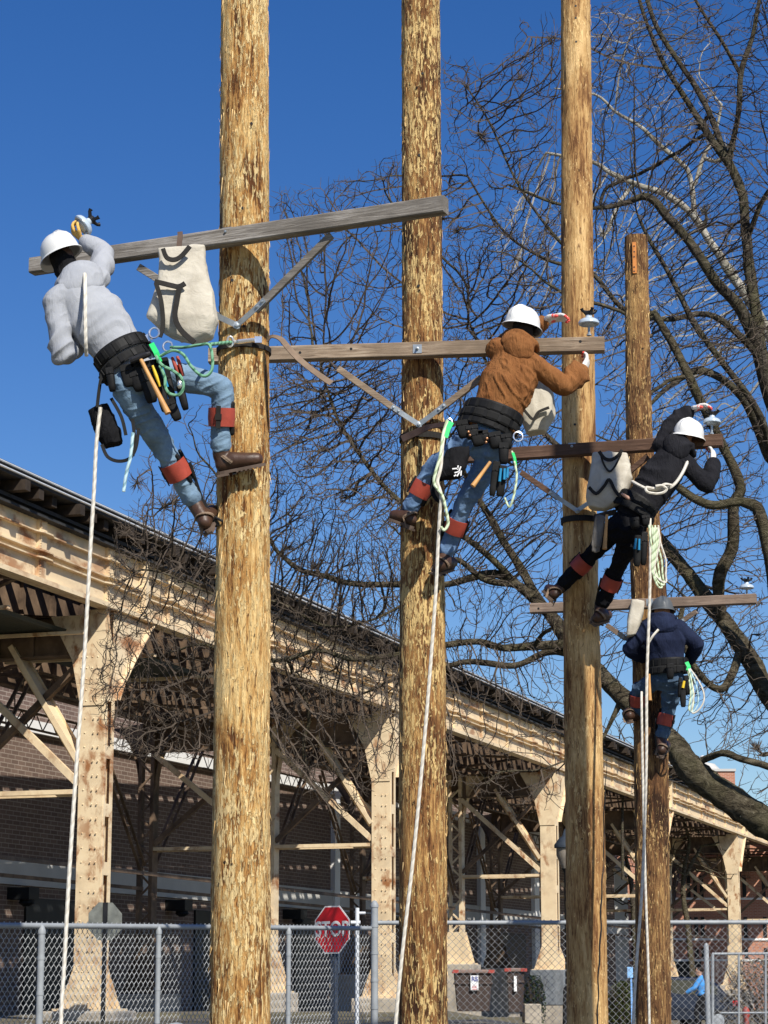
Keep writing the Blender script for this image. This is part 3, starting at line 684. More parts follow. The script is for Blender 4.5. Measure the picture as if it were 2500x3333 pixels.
# street lantern
lc = P(1842 / KX, 2750 / KX, 45); sl = thing('street_lamp', 'lantern street lamp with a dark conical hood, half hidden behind the third pole', 'street lamp', (lc.x, lc.y, .9))
mb = MB(); mb.lathe(lc, (0, 0, 1), [(.23, -.06), (.23, 0), (.14, .12), (.07, .17), (.03, .3), (0, .32)], 16); mb.build('hood', simple('lamp_hood', (.03, .04, .055), .6), sl, smooth=True)
mb = MB(); mb.lathe(lc, (0, 0, 1), [(.09, -.46), (.19, -.2), (.19, -.07)], 16); mb.build('glass', simple('lamp_glass', (.25, .22, .18), .15), sl, smooth=True)
mb = MB(); mb.lathe((lc.x, lc.y, .7), (0, 0, 1), [(.13, 0), (.1, .9), (.055, 1.0), (.045, lc.z - 1.25), (.1, lc.z - 1.16)], 14); mb.build('lamp_post', M['steelblack'], sl, smooth=True)
# bins
M['lidred'] = simple('faded_red', (.34, .06, .045), .6); M['bin'] = simple('brown_bin', (0.055, 0.038, 0.032), 0.6, 0, 0.15, 3, 0.05); M['lid'] = simple('bin_lid', (0.22, 0.15, 0.125), 0.5, 0, 0.3, 7, 0)
def bin_(x0, x1, v0, v1, Y, label, wheel=False):
    a = P(x0 / KX, v1 / KX, Y); b_ = P(x1 / KX, v0 / KX, Y); t = thing('waste_bin', label, 'waste bin', ((a.x + b_.x) / 2, Y, a.z)); w_ = (b_.x - a.x) / 2; cx = (a.x + b_.x) / 2
    mb = MB(); n = [(cx - w_ * .84, Y), (cx + w_ * .84, Y), (cx + w_ * .84, Y + 1.1 * w_), (cx - w_ * .84, Y + 1.1 * w_)]; m_ = [(cx - w_, Y - .05), (cx + w_, Y - .05), (cx + w_, Y + 1.4 * w_), (cx - w_, Y + 1.4 * w_)]
    zt = b_.z - .12; mb.add([Vector((*p, a.z)) for p in n] + [Vector((*p, zt)) for p in m_], [(0, 1, 2, 3), (4, 5, 6, 7), (0, 1, 5, 4), (1, 2, 6, 5), (2, 3, 7, 6), (3, 0, 4, 7)])
    mb.abox(cx - w_ * 1.02, cx + w_ * 1.02, Y - .08, Y + 1.4 * w_, zt - .35, zt - .28); mb.build('body', M['bin'], t, bevel=.02)
    mb = MB(); mb.abox(cx - w_ * 1.1, cx + w_ * 1.1, Y - .12, Y + 1.5 * w_, zt + .003, b_.z); mb.build('lid', M['lid'], t, bevel=.03)
    for e in (-1, 1):
        mb = MB(); mb.abox(cx + e * w_ * .95 - .1, cx + e * w_ * .95 + .1, Y - .135, Y - .122, zt + .01, b_.z - .01); mb.build('red_mark', M['lidred'], t)
    return t, cx, zt
t, cx, zt = bin_(1480, 1602, 3156, 3292, 74, 'wide brown refuse container with a printed white notice beside the pale concrete pier')
q = P(1545 / KX, 3200 / KX, 73.9); mb = MB(); mb.abox(q.x - .13, q.x + .12, 73.86, 73.9, q.z - .22, q.z + .24); nt_ = mb.build('notice', M['signwhite'], t)
text_mesh('lettering', 'RS', .2, simple('ink_blue', (.03, .05, .3), .5, 0, .1, 3, 0), t, Vector((q.x, 73.85, q.z + .12)), (1, 0, 0), UP, .004, .002)
mb = MB(); [mb.abox(q.x - .08, q.x + .07, 73.852, 73.857, q.z - .1 - i * .05, q.z - .085 - i * .05) for i in range(3)]; mb.build('printed_lines', M['red'], t)
t, cx, zt = bin_(1652, 1706, 3151, 3295, 74, 'narrow dark brown wheeled bin with a white strip label, right of the wide container')
q = P(1677 / KX, 3200 / KX, 73.9); mb = MB(); mb.abox(q.x - .04, q.x + .05, 73.86, 73.9, q.z - .26, q.z + .22); mb.build('strip_label', M['signwhite'], t)
lw = thing('low_wall', 'low concrete wall end between the narrow bin and the jacketed pier', 'wall', P(1735 / KX, 3310 / KX, 78)); a = P(1708 / KX, 3312 / KX, 78); b_ = P(1762 / KX, 3268 / KX, 78)
mb = MB(); mb.abox(a.x, b_.x, 78, 79.5, a.z - .3, b_.z); mb.build('coping_wall', M['concrete'], lw, bevel=.03)
# ================================================================= dark car
CY = 70.0; c0 = P(2165 / KX, 3300 / KX, CY); gzc = ground_z(c0.x, CY)
car = thing('parked_car', 'dark blue car parked beyond the right-hand fence, half hidden behind the fourth pole', 'car', (c0.x, CY, gzc))
cd = Vector((.93, .36, 0)).normalized(); cn = Vector((cd.y, -cd.x, 0)); Cc = lambda l, w_, z: Vector((c0.x, CY, gzc)) + cd * l + cn * w_ + UP * z
prof = [(-2.0, .35), (-2.05, .75), (-1.95, .98), (-1.45, 1.05), (-.95, 1.5), (-.3, 1.62), (.8, 1.6), (1.4, 1.42), (1.75, 1.05), (2.0, .95), (2.05, .6), (2.0, .35)]
mb = MB(); vs = []
for wv, k in ((-.85, 0), (-.7, 1), (.7, 1), (.85, 0)):
    for l, z in prof: vs.append(Cc(l * (1 if k else .985), wv if z < 1.1 or k else wv * .9, z * (1 if k else .985)))
n = len(prof); fs = [tuple(range(n)), tuple(range(3 * n, 4 * n))]
for r_ in range(3): fs += [(r_ * n + i, r_ * n + (i + 1) % n, (r_ + 1) * n + (i + 1) % n, (r_ + 1) * n + i) for i in range(n)]
mb.add(vs, fs); M['carpaint'] = simple('car_paint', (.006, .009, .02), .35, .1, .1, 2, 0, spec=.7); mb.build('body', M['carpaint'], car, bevel=.04, smooth=False)
M['glass'] = simple('dark_glass', (.015, .02, .025), .06, 0, .1, 2, 0, spec=.9)
mb = MB(); mb.prism([Cc(-1.25, .80, 1.1), Cc(-.85, .80, 1.44), Cc(-.3, .80, 1.52), Cc(-.3, .80, 1.1)], cn * .02); mb.prism([Cc(-.22, .80, 1.1), Cc(-.22, .80, 1.52), Cc(.8, .80, 1.5), Cc(1.3, .80, 1.34), Cc(1.5, .80, 1.1)], cn * .02); mb.build('side_window', M['glass'], car)
for l in (-1.3, 1.3):
    for wv in (.8, -.8):
        mb = MB(); mb.lathe(Cc(l, wv - .1, .33), cn, [(.18, 0), (.33, 0), (.33, .2), (.2, .22)], 20); wh = mb.build('wheel', simple('tyre', (.02, .02, .02), .8), car, smooth=False)
        mb = MB(); mb.lathe(Cc(l, wv + .03, .33), cn, [(.2, 0), (.2, .1), (0, .12)], 16); mb.build('rim', M['galv'], wh)
for z in (.8,):
    mb = MB(); mb.prism([Cc(1.85, .70, .75), Cc(2.03, .70, .75), Cc(2.0, .70, .92), Cc(1.8, .70, .95)], cn * .17); mb.build('tail_light', M['red'], car)
# red post by the gate
rp = P(2428 / KX, 3280 / KX, 38); ht = thing('red_post', 'short red post with a flanged cap behind the gate', 'bollard', (rp.x, 38, .8))
mb = MB(); mb.lathe((rp.x, 38, .7), (0, 0, 1), [(.07, 0), (.045, .1), (.045, rp.z - .85), (.065, rp.z - .82), (.065, rp.z - .76), (.04, rp.z - .7), (0, rp.z - .68)], 14); mb.build('red_body', M['lidred'], ht, smooth=True)
# metal hood at the bottom edge of the picture
hp = P(376, 2212, 17.6); hd = thing('metal_hood', 'rounded bare metal hood with a dark mouth standing low in front of the left fence', 'vent hood', (hp.x, hp.y, .2))
mb = MB(); prof = []
for i in range(9):
    a = math.pi * i / 8; mb_p = (hp.x - .09 * math.cos(a), hp.y, hp.z - .08 + .09 * math.sin(a))
    prof.append(Vector(mb_p))
vs = [p for p in prof] + [p + Vector((0, .25, .0)) for p in prof] + [p + Vector((0, -.02, 0)) + (p - (hp - Vector((0, 0, .08)))) * -.12 for p in prof]
mb.add(vs, [(i, i + 1, i + 10, i + 9) for i in range(8)] + [(i, i + 1, i + 19, i + 18) for i in range(8)] + [tuple(range(9, 18))]); mb.lathe((hp.x, hp.y + .12, .3), (0, 0, 1), [(.07, 0), (.07, hp.z - .42)], 12)
mb.build('hood', M['galv'], hd, smooth=False)
# ================================================================= climbing poles
F16 = FPX / KX
def dep(p): return p.y * _cp + (p.z - EYE) * _sp
def pxm(x, y, Y): return F16 / dep(P(x, y, Y))          # photo pixels (1659 wide copy) per metre there
G_POLE = 'utility poles standing in the training row'
M['chip'] = simple('fresh_splinter', (0.84, 0.60, 0.29), 0.8, 0, 0.2, 20, 0)
M['chipd'] = simple('aged_splinter', (0.52, 0.33, 0.13), 0.8, 0, 0.25, 20, 0)
polemat = [
 polewood('pole_wood_pale', [(0.33, (0.12, 0.045, 0.013)), (0.42, (0.44, 0.21, 0.058)), (0.53, (0.68, 0.41, 0.145)), (0.66, (0.86, 0.61, 0.27))], 1.3, flake=1.25, flakec=(.95, .73, .36)),
 polewood('pole_wood_brown', [(0.34, (0.05, 0.02, 0.008)), (0.45, (0.21, 0.09, 0.03)), (0.56, (0.37, 0.185, 0.062)), (0.68, (0.62, 0.37, 0.13))], 5.1, flake=1.2, flakec=(.92, .66, .28)),
 polewood('pole_wood_smooth', [(0.30, (0.14, 0.06, 0.022)), (0.43, (0.38, 0.205, 0.075)), (0.56, (0.54, 0.335, 0.135)), (0.72, (0.72, 0.48, 0.22))], 9.4, 0.6, .35),
 polewood('pole_wood_dark', [(0.34, (0.04, 0.018, 0.008)), (0.46, (0.14, 0.065, 0.026)), (0.58, (0.26, 0.135, 0.052)), (0.70, (0.46, 0.27, 0.10))], 14.2, flake=.7, flakec=(.72, .46, .19))]
armmat = [((0.06, 0.05, 0.04), (0.25, 0.225, 0.195), (0.50, 0.47, 0.43)), ((0.08, 0.055, 0.04), (0.29, 0.215, 0.15), (0.47, 0.385, 0.29)),
          ((0.05, 0.027, 0.018), (0.13, 0.075, 0.05), (0.22, 0.14, 0.10)), ((0.12, 0.085, 0.065), (0.26, 0.19, 0.145), (0.36, 0.28, 0.22))]
PZ = {}
def pole(idx, Y, edges, ytop, label, arm, braces, holes=()):
    """edges: (y, left x, right x) read down the pole"""
    es = []
    for y, l, r in edges:
        c = P((l + r) / 2, y, Y); es.append((c.z, c, (r - l) / 2 / pxm((l + r) / 2, y, Y)))
    es.sort(key=lambda e: e[0])
    def at(z):
        if z <= es[0][0]: a, b = es[0], es[1]
        elif z >= es[-1][0]: a, b = es[-2], es[-1]
        else:
            for i in range(len(es) - 1):
                if es[i][0] <= z <= es[i + 1][0]: a, b = es[i], es[i + 1]; break
        t = (z - a[0]) / (b[0] - a[0]); t = max(-1.0, min(1.6, t))
        return Vector((a[1].x + (b[1].x - a[1].x) * t, Y, z)), a[2] + (b[2] - a[2]) * t
    PZ[idx] = at
    ztop = P(edges[0][1], ytop, Y).z; b0, r0 = at(0.0); gz = ground_z(b0.x, Y)
    t = thing('utility_pole', label, 'utility pole', (b0.x, Y, gz), G_POLE)
    mb = MB(); n = 56; st = .035; nr = int((ztop - gz + .3) / st); vs = []
    for i in range(nr + 1):
        z = gz - .3 + i * st; c, r = at(z)
        for j in range(n):
            a = 2 * math.pi * j / n; d = Vector((math.cos(a), math.sin(a), 0)); q = Vector((d.x * 3, d.y * 3, z * 1.1 + idx * 9))
            rr_ = r + .006 * noise.noise(q) + .0045 * noise.noise(Vector((d.x * 9, d.y * 9, z * 7 + idx * 5))) + .0035 * abs(noise.noise(Vector((d.x * 22, d.y * 22, z * 9))))
            vs.append(c + d * rr_)
    fs = [(i * n + j, i * n + (j + 1) % n, (i + 1) * n + (j + 1) % n, (i + 1) * n + j) for i in range(nr) for j in range(n)] + [tuple(nr * n + j for j in range(n))]
    mb.add(vs, fs); rnd = random.Random(idx)
    for i in range((1300, 1300, 300, 800)[idx]):
        z = rnd.uniform(.6, ztop - .1); a = rnd.uniform(math.pi * .9, 2.1 * math.pi); c, r = at(z)
        if noise.noise(Vector((z * .6, a, idx * 3.0))) < rnd.uniform(-.5, .3): continue
        d = Vector((math.cos(a), math.sin(a), 0)); tg = Vector((-d.y, d.x, 0)); L = rnd.uniform(.02, .11) ; wd = rnd.uniform(.0018, .0048); lift = rnd.uniform(.003, .015) * (1 if rnd.random() < .85 else 1.7)
        p = c + d * (r - .001); up = -1 if rnd.random() < .7 else 1
        tip = p + UP * L * up + d * lift + tg * rnd.uniform(-.006, .006); base = [p - tg * wd, p + tg * wd, p + d * .005 + UP * .004]
        mb.add(base + [tip], [(0, 1, 3), (1, 2, 3), (2, 0, 3)], 1 if rnd.random() < (.45 if idx == 0 else .22) else 2)
    mb.build('shaft', [polemat[idx], M['chip'], M['chipd']], t, smooth=True, fix=False)
    for (x, y) in holes:
        p = P(x, y, Y); c, r = at(p.z); hx = p.x - c.x; yy = c.y - math.sqrt(max(.0001, r * r - hx * hx))
        mb = MB(); mb.lathe((p.x, yy - .004, p.z), (0, 1, 0), [(.011, 0), (.011, .01)], 10); mb.build('bolt_hole', M['dark'], t)
    # crossarm
    (x0, y0, Ya), (x1, y1, Yb), hh, bolt = arm
    a, b = P(x0, y0, Ya), P(x1, y1, Yb); zc = (a.z + b.z) / 2; d = (b - a).normalized(); nn = Vector((d.y, -d.x, 0)).normalized()
    wood = plank('arm_wood', d, *armmat[idx], seed=idx * 3.0)
    mb = MB(); vs = []; L = (b - a).length; N = 24; up = nn.cross(d).normalized(); up = up if up.z > 0 else -up
    ch = .008
    sec = [(-.047, -hh + ch), (-.047, hh - ch), (-.047 + ch, hh), (.047 - ch, hh), (.047, hh - ch), (.047, -hh + ch), (.047 - ch, -hh), (-.047 + ch, -hh)]
    for i in range(N + 1):
        for q, z in sec:
            p = a + d * L * i / N; wob = .003 * noise.noise(p * 3); vs.append(p - nn * (q + wob) + up * (z + wob))
    fs = [(i * 8 + j, i * 8 + (j + 1) % 8, (i + 1) * 8 + (j + 1) % 8, (i + 1) * 8 + j) for i in range(N) for j in range(8)] + [tuple(range(7, -1, -1)), tuple(N * 8 + j for j in range(8))]
    mb.add(vs, fs); ao = mb.build('crossarm', wood, t)
    def onarm(x, y):
        p = P(x, y, Ya + (Yb - Ya) * (x - x0) / (x1 - x0)); return p
    q = onarm(*bolt) + nn * .0475
    mb = MB(); mb.box(q + nn * .003, d * .036, nn * .003, up * .036); mb.lathe(q, nn, [(.014, .004), (.014, .018), (.009, .02), (.009, .034), (0, .036)], 6); mb.build('bolt_plate', M['zinc'], ao)
    for hx, hy in braces.get('holes', ()):
        q = onarm(hx, hy) + nn * .047; mb = MB(); mb.lathe(q, nn, [(.012, -.004), (.012, .0015)], 10); mb.build('bolt_hole', M['dark'], ao)
    # braces
    mx, my = braces['foot']; ft = P(mx, my, Y); c, r = at(ft.z); ft = P(mx, my, c.y - r - .02)
    for (xa, ya), (xb, yb) in braces['bars']:
        A = onarm(xa, ya) + nn * .0; k = 1 - ((Vector((xb, yb)) - Vector((mx, my))).length / max(1, (Vector((xa, ya)) - Vector((mx, my))).length))
        Yb_ = A.y + (ft.y - A.y) * k; B = P(xb, yb, Yb_)
        mb = MB(); mb.beam(A, B, .052, .03, nn); wb = mb.build('wood_brace', wood, t, bevel=.004)
        mb = MB(); dd = (B - A).normalized(); s0 = B - dd * .10 + nn * .02; mb.beam(s0, B + nn * .02, .04, .006, nn); mb.beam(B + nn * .02, ft + (ft - B).normalized() * .02 , .04, .006, nn)
        for e in (.03, .08): mb.lathe(B - dd * e + nn * .022, nn, [(.01, 0), (.01, .012), (0, .014)], 6)
        mb.build('strap', M['zinc'], wb)
    mb = MB(); mb.lathe(ft - Vector((0, .0, 0)), (0, -1, 0), [(.028, .002), (.028, .008), (.014, .01), (.014, .022), (0, .024)], 8); mb.build('bolt', M['zinc'], t)
    return t
pole(0, 15.0, [(0, 478, 579), (550, 475, 581), (1100, 468, 582), (1700, 460, 583), (2212, 453, 584)], -260,
     'nearest and widest pole, pale golden, its grey crossarm sloping up to the right', ((70, 576, 15.38), (963, 443, 14.12), .056, (498, 507)),
     {'foot': (512, 703), 'bars': [((300, 577), (470, 683)), ((716, 508), (552, 671))], 'holes': [(900, 442), (905, 459), (790, 485)]}, [(528, 467), (546, 285), (505, 620), (530, 720)])
pole(1, 18.0, [(0, 868, 950), (700, 869, 956), (1260, 864, 961), (1700, 862, 964), (2212, 862, 966)], -260,
     'brown splintered pole between the pale widest pole and the smooth pole', ((452, 770, 17.95), (1306, 745, 17.56), .061, (903, 757)),
     {'foot': (905, 917), 'bars': [((730, 796), (868, 894)), ((1040, 815), (942, 891))], 'holes': [(1254, 741), (760, 757), (590, 757), (600, 768), (611, 757), (600, 779), (622, 770), (612, 745), (650, 765)]}, [(905, 350), (903, 630), (912, 175)])
pole(2, 21.0, [(0, 1212, 1275), (700, 1213, 1283), (1260, 1216, 1292), (1700, 1221, 1304), (2212, 1225, 1314)], -260,
     'smooth pale pole with a long vertical crack and a dark brown crossarm', ((930, 992, 21.12), (1561, 952, 20.36), .058, (1238, 967)),
     {'foot': (1247, 1103), 'bars': [((1125, 1020), (1206, 1076)), ((1400, 985), (1300, 1068))], 'holes': [(1320, 962)]}, [(1241, 12), (1241, 26), (1241, 52), (1242, 103), (1239, 925)])
t4 = pole(3, 24.0, [(510, 1350, 1398), (940, 1352, 1409), (1300, 1364, 1441), (1700, 1371, 1444), (2212, 1374, 1450)], 511,
     'darkest pole, cut off flat in the sky with an orange notch near its top', ((1146, 1315, 23.95), (1634, 1294, 23.32), .052, (1405, 1303)),
     {'foot': (1410, 1405), 'bars': [((1310, 1350), (1352, 1380)), ((1505, 1320), (1462, 1350))], 'holes': [(1165, 1316)]}, [])
# notch in the fourth pole, crack in the third
c, r = PZ[3](P(1367, 550, 24).z)
mb = MB(); a = P(1367, 531, 24); b = P(1367, 598, 24); yy = c.y - r * .985
mb.box((a.x, yy, (a.z + b.z) / 2), (.022, 0, 0), (0, .012, 0), (0, 0, (a.z - b.z) / 2)); mb.build('notch', simple('raw_orange_wood', (.50, .19, .05), .8, 0, .3, 18), t4)
for y in (540, 552, 563, 585, 594):
    p = P(1367, y, 24); mb = MB(); mb.lathe((p.x, yy - .0145, p.z), (0, 1, 0), [(.009, 0), (.009, .003)], 8); mb.build('bolt_hole', M['dark'], t4)
t3 = [o for o in bpy.data.objects if o.name.startswith('utility_pole')][2]
mb = MB(); pts = []
for i in range(60):
    y = 1640 + i * 10; x = 1309 - (y - 1640) * .042 + 1.1 * math.sin(i * .9) + .8 * math.sin(i * .37); p = P(x, y, 21); c, r = PZ[2](p.z); hx = min(r * .97, p.x - c.x); pts.append(Vector((p.x, c.y - math.sqrt(r * r - hx * hx) - .003, p.z)))
mb.tube(pts, [.002 + .007 * min(1, i / 20) for i in range(60)], 4, rb=[.004] * 60); mb.build('crack', M['dark'], t3)
# knots and weather checks
tt = [o for o in bpy.data.objects if o.name.startswith('utility_pole') and o.type == 'EMPTY']
for i, x, y, w_, h_ in ((0, 545, 290, 2.5, 13), (0, 489, 1866, 9, 8), (0, 505, 1870, 5, 6), (0, 477, 1912, 3, 9), (0, 520, 640, 3, 5), (0, 552, 1380, 2, 8), (1, 905, 640, 6, 5), (1, 890, 560, 3, 8), (1, 918, 1420, 3, 12), (1, 900, 205, 7, 5), (1, 935, 1700, 2, 10), (2, 1254, 1815, 4, 4), (2, 1262, 1560, 2, 9), (2, 1248, 380, 2, 6), (3, 1385, 760, 5, 4), (3, 1400, 1760, 4, 7), (3, 1425, 1950, 2, 9)):
    Yp = (15.0, 18.0, 21.0, 24.0)[i]; p = P(x, y, Yp); c, r = PZ[i](p.z); hx = p.x - c.x; yy = c.y - math.sqrt(max(.001, r * r - hx * hx)); nrm_ = Vector((hx, yy - c.y, 0)).normalized(); k = pxm(x, y, Yp); tg = Vector((-nrm_.y, nrm_.x, 0))
    mb = MB(); n = 14; q = Vector((p.x, yy, p.z)) + nrm_ * .001
    mb.add([q + tg * (w_ / k * .5 * math.cos(6.283 * j / n) * (1 + .3 * math.sin(j * 2.3))) + UP * (h_ / k * .5 * math.sin(6.283 * j / n) * (1 + .25 * math.cos(j * 3.1))) + nrm_ * .004 for j in range(n)] + [q + nrm_ * .007], [(j, (j + 1) % n, n) for j in range(n)]); mb.build('knot', simple('knot_dark', (.035, .018, .010), .9, 0, .6, 60, .3) if 'knot_dark' not in bpy.data.materials else bpy.data.materials['knot_dark'], tt[i])
# unseen pole added off-frame to cast the shadow on the third one
c, r = PZ[2](7.0)
q = c + Vector((SUNV.x, SUNV.y, 0)).normalized() * 5.2 - Vector((.24, 0, 0)); t5 = thing('utility_pole', 'plain unseen pole added beyond the right picture edge to shade the smooth pole', 'utility pole', (q.x, q.y, 0), G_POLE)
mb = MB(); mb.lathe((q.x, q.y, -.2), (0, 0, 1), [(.19, 0), (.14, 11.9), (0, 11.91)], 24); mb.build('shaft', polemat[1], t5)
# ================================================================= insulators
M['porc'] = simple('grey_porcelain', (.44, .52, .60), .22, 0, .04, 3, 0, spec=.6); M['blackrub'] = simple('black_rubber', (.012, .012, .013), .5, 0, .2, 10, 0)
def insulator(c, axis, rad, pin, label, spin=.4):
    axis = Vector(axis).normalized(); t = thing('insulator', label, 'insulator', c, 'porcelain insulators at the crossarm ends'); k = rad / .082
    mb = MB(); mb.lathe(c, axis, [(.025 * k, -.035 * k), (.045 * k, -.03 * k), (.05 * k, -.01 * k), (.062 * k, -.022 * k), (.075 * k, -.025 * k), (.083 * k, -.018 * k), (.082 * k, -.004 * k), (.072 * k, .012 * k), (.05 * k, .024 * k), (.03 * k, .030 * k), (.022 * k, .055 * k), (0, .058 * k)], 28)
    mb.build('bell', M['porc'], t, smooth=True)
    mb = MB(); u, v = _perp(axis); u, v = u * math.cos(spin) + v * math.sin(spin), v * math.cos(spin) - u * math.sin(spin); o = Vector(c) + axis * .065 * k
    mb.lathe(o, axis, [(.03 * k, -.01), (.034 * k, .012 * k), (.02 * k, .022 * k), (0, .024 * k)], 10)
    for e, f in ((1, 0), (-1, 0), (0, 1), (0, -1)):
        dd = u * e + v * f; mb.tube([o + dd * .015 * k, o + dd * .055 * k + axis * .02 * k, o + dd * .062 * k + axis * .036 * k], [.014 * k, .012 * k, .016 * k], 8)
    mb.build('clamp_top', M['blackrub'], t, smooth=True)
    if pin:
        mb = MB(); mb.tube([Vector(c) - axis * .03, Vector(c) - axis * pin], .011, 8); mb.lathe(Vector(c) - axis * pin, axis, [(.02, 0), (.02, .012), (.014, .014)], 8); mb.build('pin', M['zinc'], t)
ain = lambda x, x0, Ya, x1, Yb: Ya + (Yb - Ya) * (x - x0) / (x1 - x0)
insulator(P(182, 485, 14.86), P(202, 471, 14.88) - P(182, 485, 14.86), .080, .0, 'porcelain insulator tilted in the yellow-gloved hand, highest at far left')
insulator(P(1272, 695, 17.58), (0, 0, 1), .084, P(1272, 695, 17.6).z - P(1272, 725, 17.6).z, 'porcelain insulator beside the white gloves of the worker in the tan jacket')
insulator(P(1538, 909, 20.38), (.05, 0, 1), .082, P(1538, 909, 20.4).z - P(1538, 938, 20.4).z, 'porcelain insulator beside the white gloves of the worker in black', 1.0)
insulator(P(1613, 1267, 23.35), (0, 0, 1), .075, P(1612, 1267, 23.35).z - P(1612, 1287, 23.35).z, 'lowest porcelain insulator, alone on the lowest crossarm in front of branches', .2)
# ================================================================= canvas bags
def canvas():
    m, nt, b = newmat('canvas'); co = dirco(nt); n = noi(nt, co, 5, 5, .6, .8)
    nt.links.new(ramp(nt, n, [(.3, (.40, .36, .29)), (.65, (.58, .54, .45))]), b.inputs['Base Color']); b.inputs['Roughness'].default_value = .95; b.inputs['Specular IOR Level'].default_value = .1
    bump(nt, b, noi(nt, co, 13, 3, .6, 1.5), .45, .015); return m
M['canvas'] = canvas(); M['web'] = simple('black_webbing', (.022, .02, .018), .85, 0, .3, 12, .2)
def bag(rings, Yc, label, straps, depth=.13, seed=1.0, hook=None, seams=()):
    c0 = P(rings[0][0], rings[0][1], Yc); t = thing('canvas_bag', label, 'tool bag', (c0.x, Yc, c0.z), 'canvas tool bags hung from the crossarms')
    mb = MB(); n = 24; vs = []; R_ = []
    for (x, y, hw, tilt, dk) in rings:
        c = P(x, y, Yc); w_ = hw / pxm(x, y, Yc); R_.append((c, w_, dk))
        for j in range(n):
            a = 2 * math.pi * j / n; ca, sa = math.cos(a), math.sin(a); e = .55
            ux = math.copysign(abs(ca) ** e, ca) * w_; uy = math.copysign(abs(sa) ** e, sa) * depth * dk
            vs.append(c + Vector((math.cos(tilt), .0, math.sin(tilt))) * ux + Vector((.15, 1, 0)).normalized() * uy)
    m_ = len(rings); fs = [(i * n + j, i * n + (j + 1) % n, (i + 1) * n + (j + 1) % n, (i + 1) * n + j) for i in range(m_ - 1) for j in range(n)] + [tuple(range(n)), tuple((m_ - 1) * n + j for j in range(n - 1, -1, -1))]
    mb.add(vs, fs); soft('sack', mb, M['canvas'], t, vox=.011, sm=5, fold=.009, freq=6.0, fdir=(.4, 0, 1), stretch=.3, seed=seed)
    for pts, wd in straps:
        mb = MB(); P3 = [P(x, y, Yc - depth * o) for x, y, o in pts]
        mb.tube(P3, [wd / 2] * len(P3), 8, rb=[.005] * len(P3), side=None if len(P3) < 3 else None); mb.build('webbing_strap', M['web'], t, smooth=True)
    return t
def ribbon(mb, pts, wd, th, nrm):
    """flat strap through points, facing nrm"""
    nrm = Vector(nrm); pts = [Vector(p) for p in pts]; vs = []
    for i, p in enumerate(pts):
        tt = (pts[min(i + 1, len(pts) - 1)] - pts[max(i - 1, 0)]).normalized(); s = tt.cross(nrm).normalized() * wd / 2; k = s.cross(tt).normalized() * th / 2
        vs += [p - s - k, p + s - k, p + s + k, p - s + k]
    n = len(pts); fs = [(i * 4 + j, i * 4 + (j + 1) % 4, i * 4 + 4 + (j + 1) % 4, i * 4 + 4 + j) for i in range(n - 1) for j in range(4)] + [(0, 1, 2, 3), (n * 4 - 1, n * 4 - 2, n * 4 - 3, n * 4 - 4)]
    mb.add(vs, fs)
def smoothpts(pts, sub=5):
    pts = [Vector(p) for p in pts]; out = []
    for i in range(len(pts) - 1):
        p0 = pts[max(i - 1, 0)]; p1 = pts[i]; p2 = pts[i + 1]; p3 = pts[min(i + 2, len(pts) - 1)]
        for k in range(sub):
            t = k / sub; out.append(0.5 * ((2 * p1) + (p2 - p0) * t + (2 * p0 - 5 * p1 + 4 * p2 - p3) * t * t + (3 * p1 - p0 - 3 * p2 + p3) * t ** 3))
    return out + [pts[-1]]
def strap(parent, pts, Yf, wd, mat=None, nrm=(0, -1, .1), name='webbing_strap', th=.013):
    q = [P(p[0], p[1], p[2] if len(p) > 2 else Yf) for p in pts]
    mb = MB(); ribbon(mb, smoothpts(q), wd, th, nrm); return mb.build(name, mat or M['web'], parent)
B1 = bag([(393, 533, 52, .10, .35), (394, 560, 50, .10, .5), (397, 600, 55, .07, .75), (397, 650, 66, .03, .95), (396, 690, 75, -.02, 1.1), (398, 716, 62, -.2, 1.0), (396, 735, 34, -.25, .8)], 14.62,
         'largest canvas bag, hung upside down by the widest pole on the grey crossarm', [], .115, 1.0)
strap(B1, [(352, 537), (360, 556), (376, 561), (392, 553), (410, 532)], 14.507, .03)
strap(B1, [(334, 608), (352, 612), (368, 616), (386, 619), (400, 612)], 14.482, .032)
strap(B1, [(388, 618), (382, 650), (378, 683), (390, 712), (420, 740)], 14.467, .035)
strap(B1, [(337, 612), (348, 650), (352, 700), (345, 728)], 14.477, .03)
strap(B1, [(389, 502, 14.70), (389, 512, 14.64), (387, 530, 14.62), (389, 540, 14.62)], 14.6, .035, simple('brown_strap', (.09, .06, .045), .8))
B2 = bag([(1145, 800, 44, .05, .7), (1150, 850, 45, .05, .9), (1160, 900, 36, .1, 1), (1158, 936, 22, .1, .8)], 17.9, 'canvas bag half hidden behind the back of the tan jacket', [], .11, 2.0)
strap(B2, [(1122, 872), (1140, 895), (1152, 905), (1163, 890), (1186, 880)], 17.76, .02)
B3 = bag([(1318, 978, 38, .03, .35), (1319, 1000, 42, .0, .6), (1320, 1030, 47, -.05, .9), (1312, 1058, 44, -.1, 1), (1303, 1082, 38, -.2, .9), (1290, 1100, 18, -.2, .7)], 20.35, 'short canvas bag with V-shaped black straps under the dark brown crossarm', [], .11, 3.0)
strap(B3, [(1294, 975), (1306, 990), (1320, 993), (1334, 985), (1344, 972)], 20.235, .03)
strap(B3, [(1296, 976), (1304, 1002), (1317, 1018), (1330, 1004), (1342, 980)], 20.245, .016)
strap(B3, [(1272, 1052), (1288, 1066), (1305, 1050), (1316, 1036), (1328, 1058), (1344, 1080)], 20.22, .028)
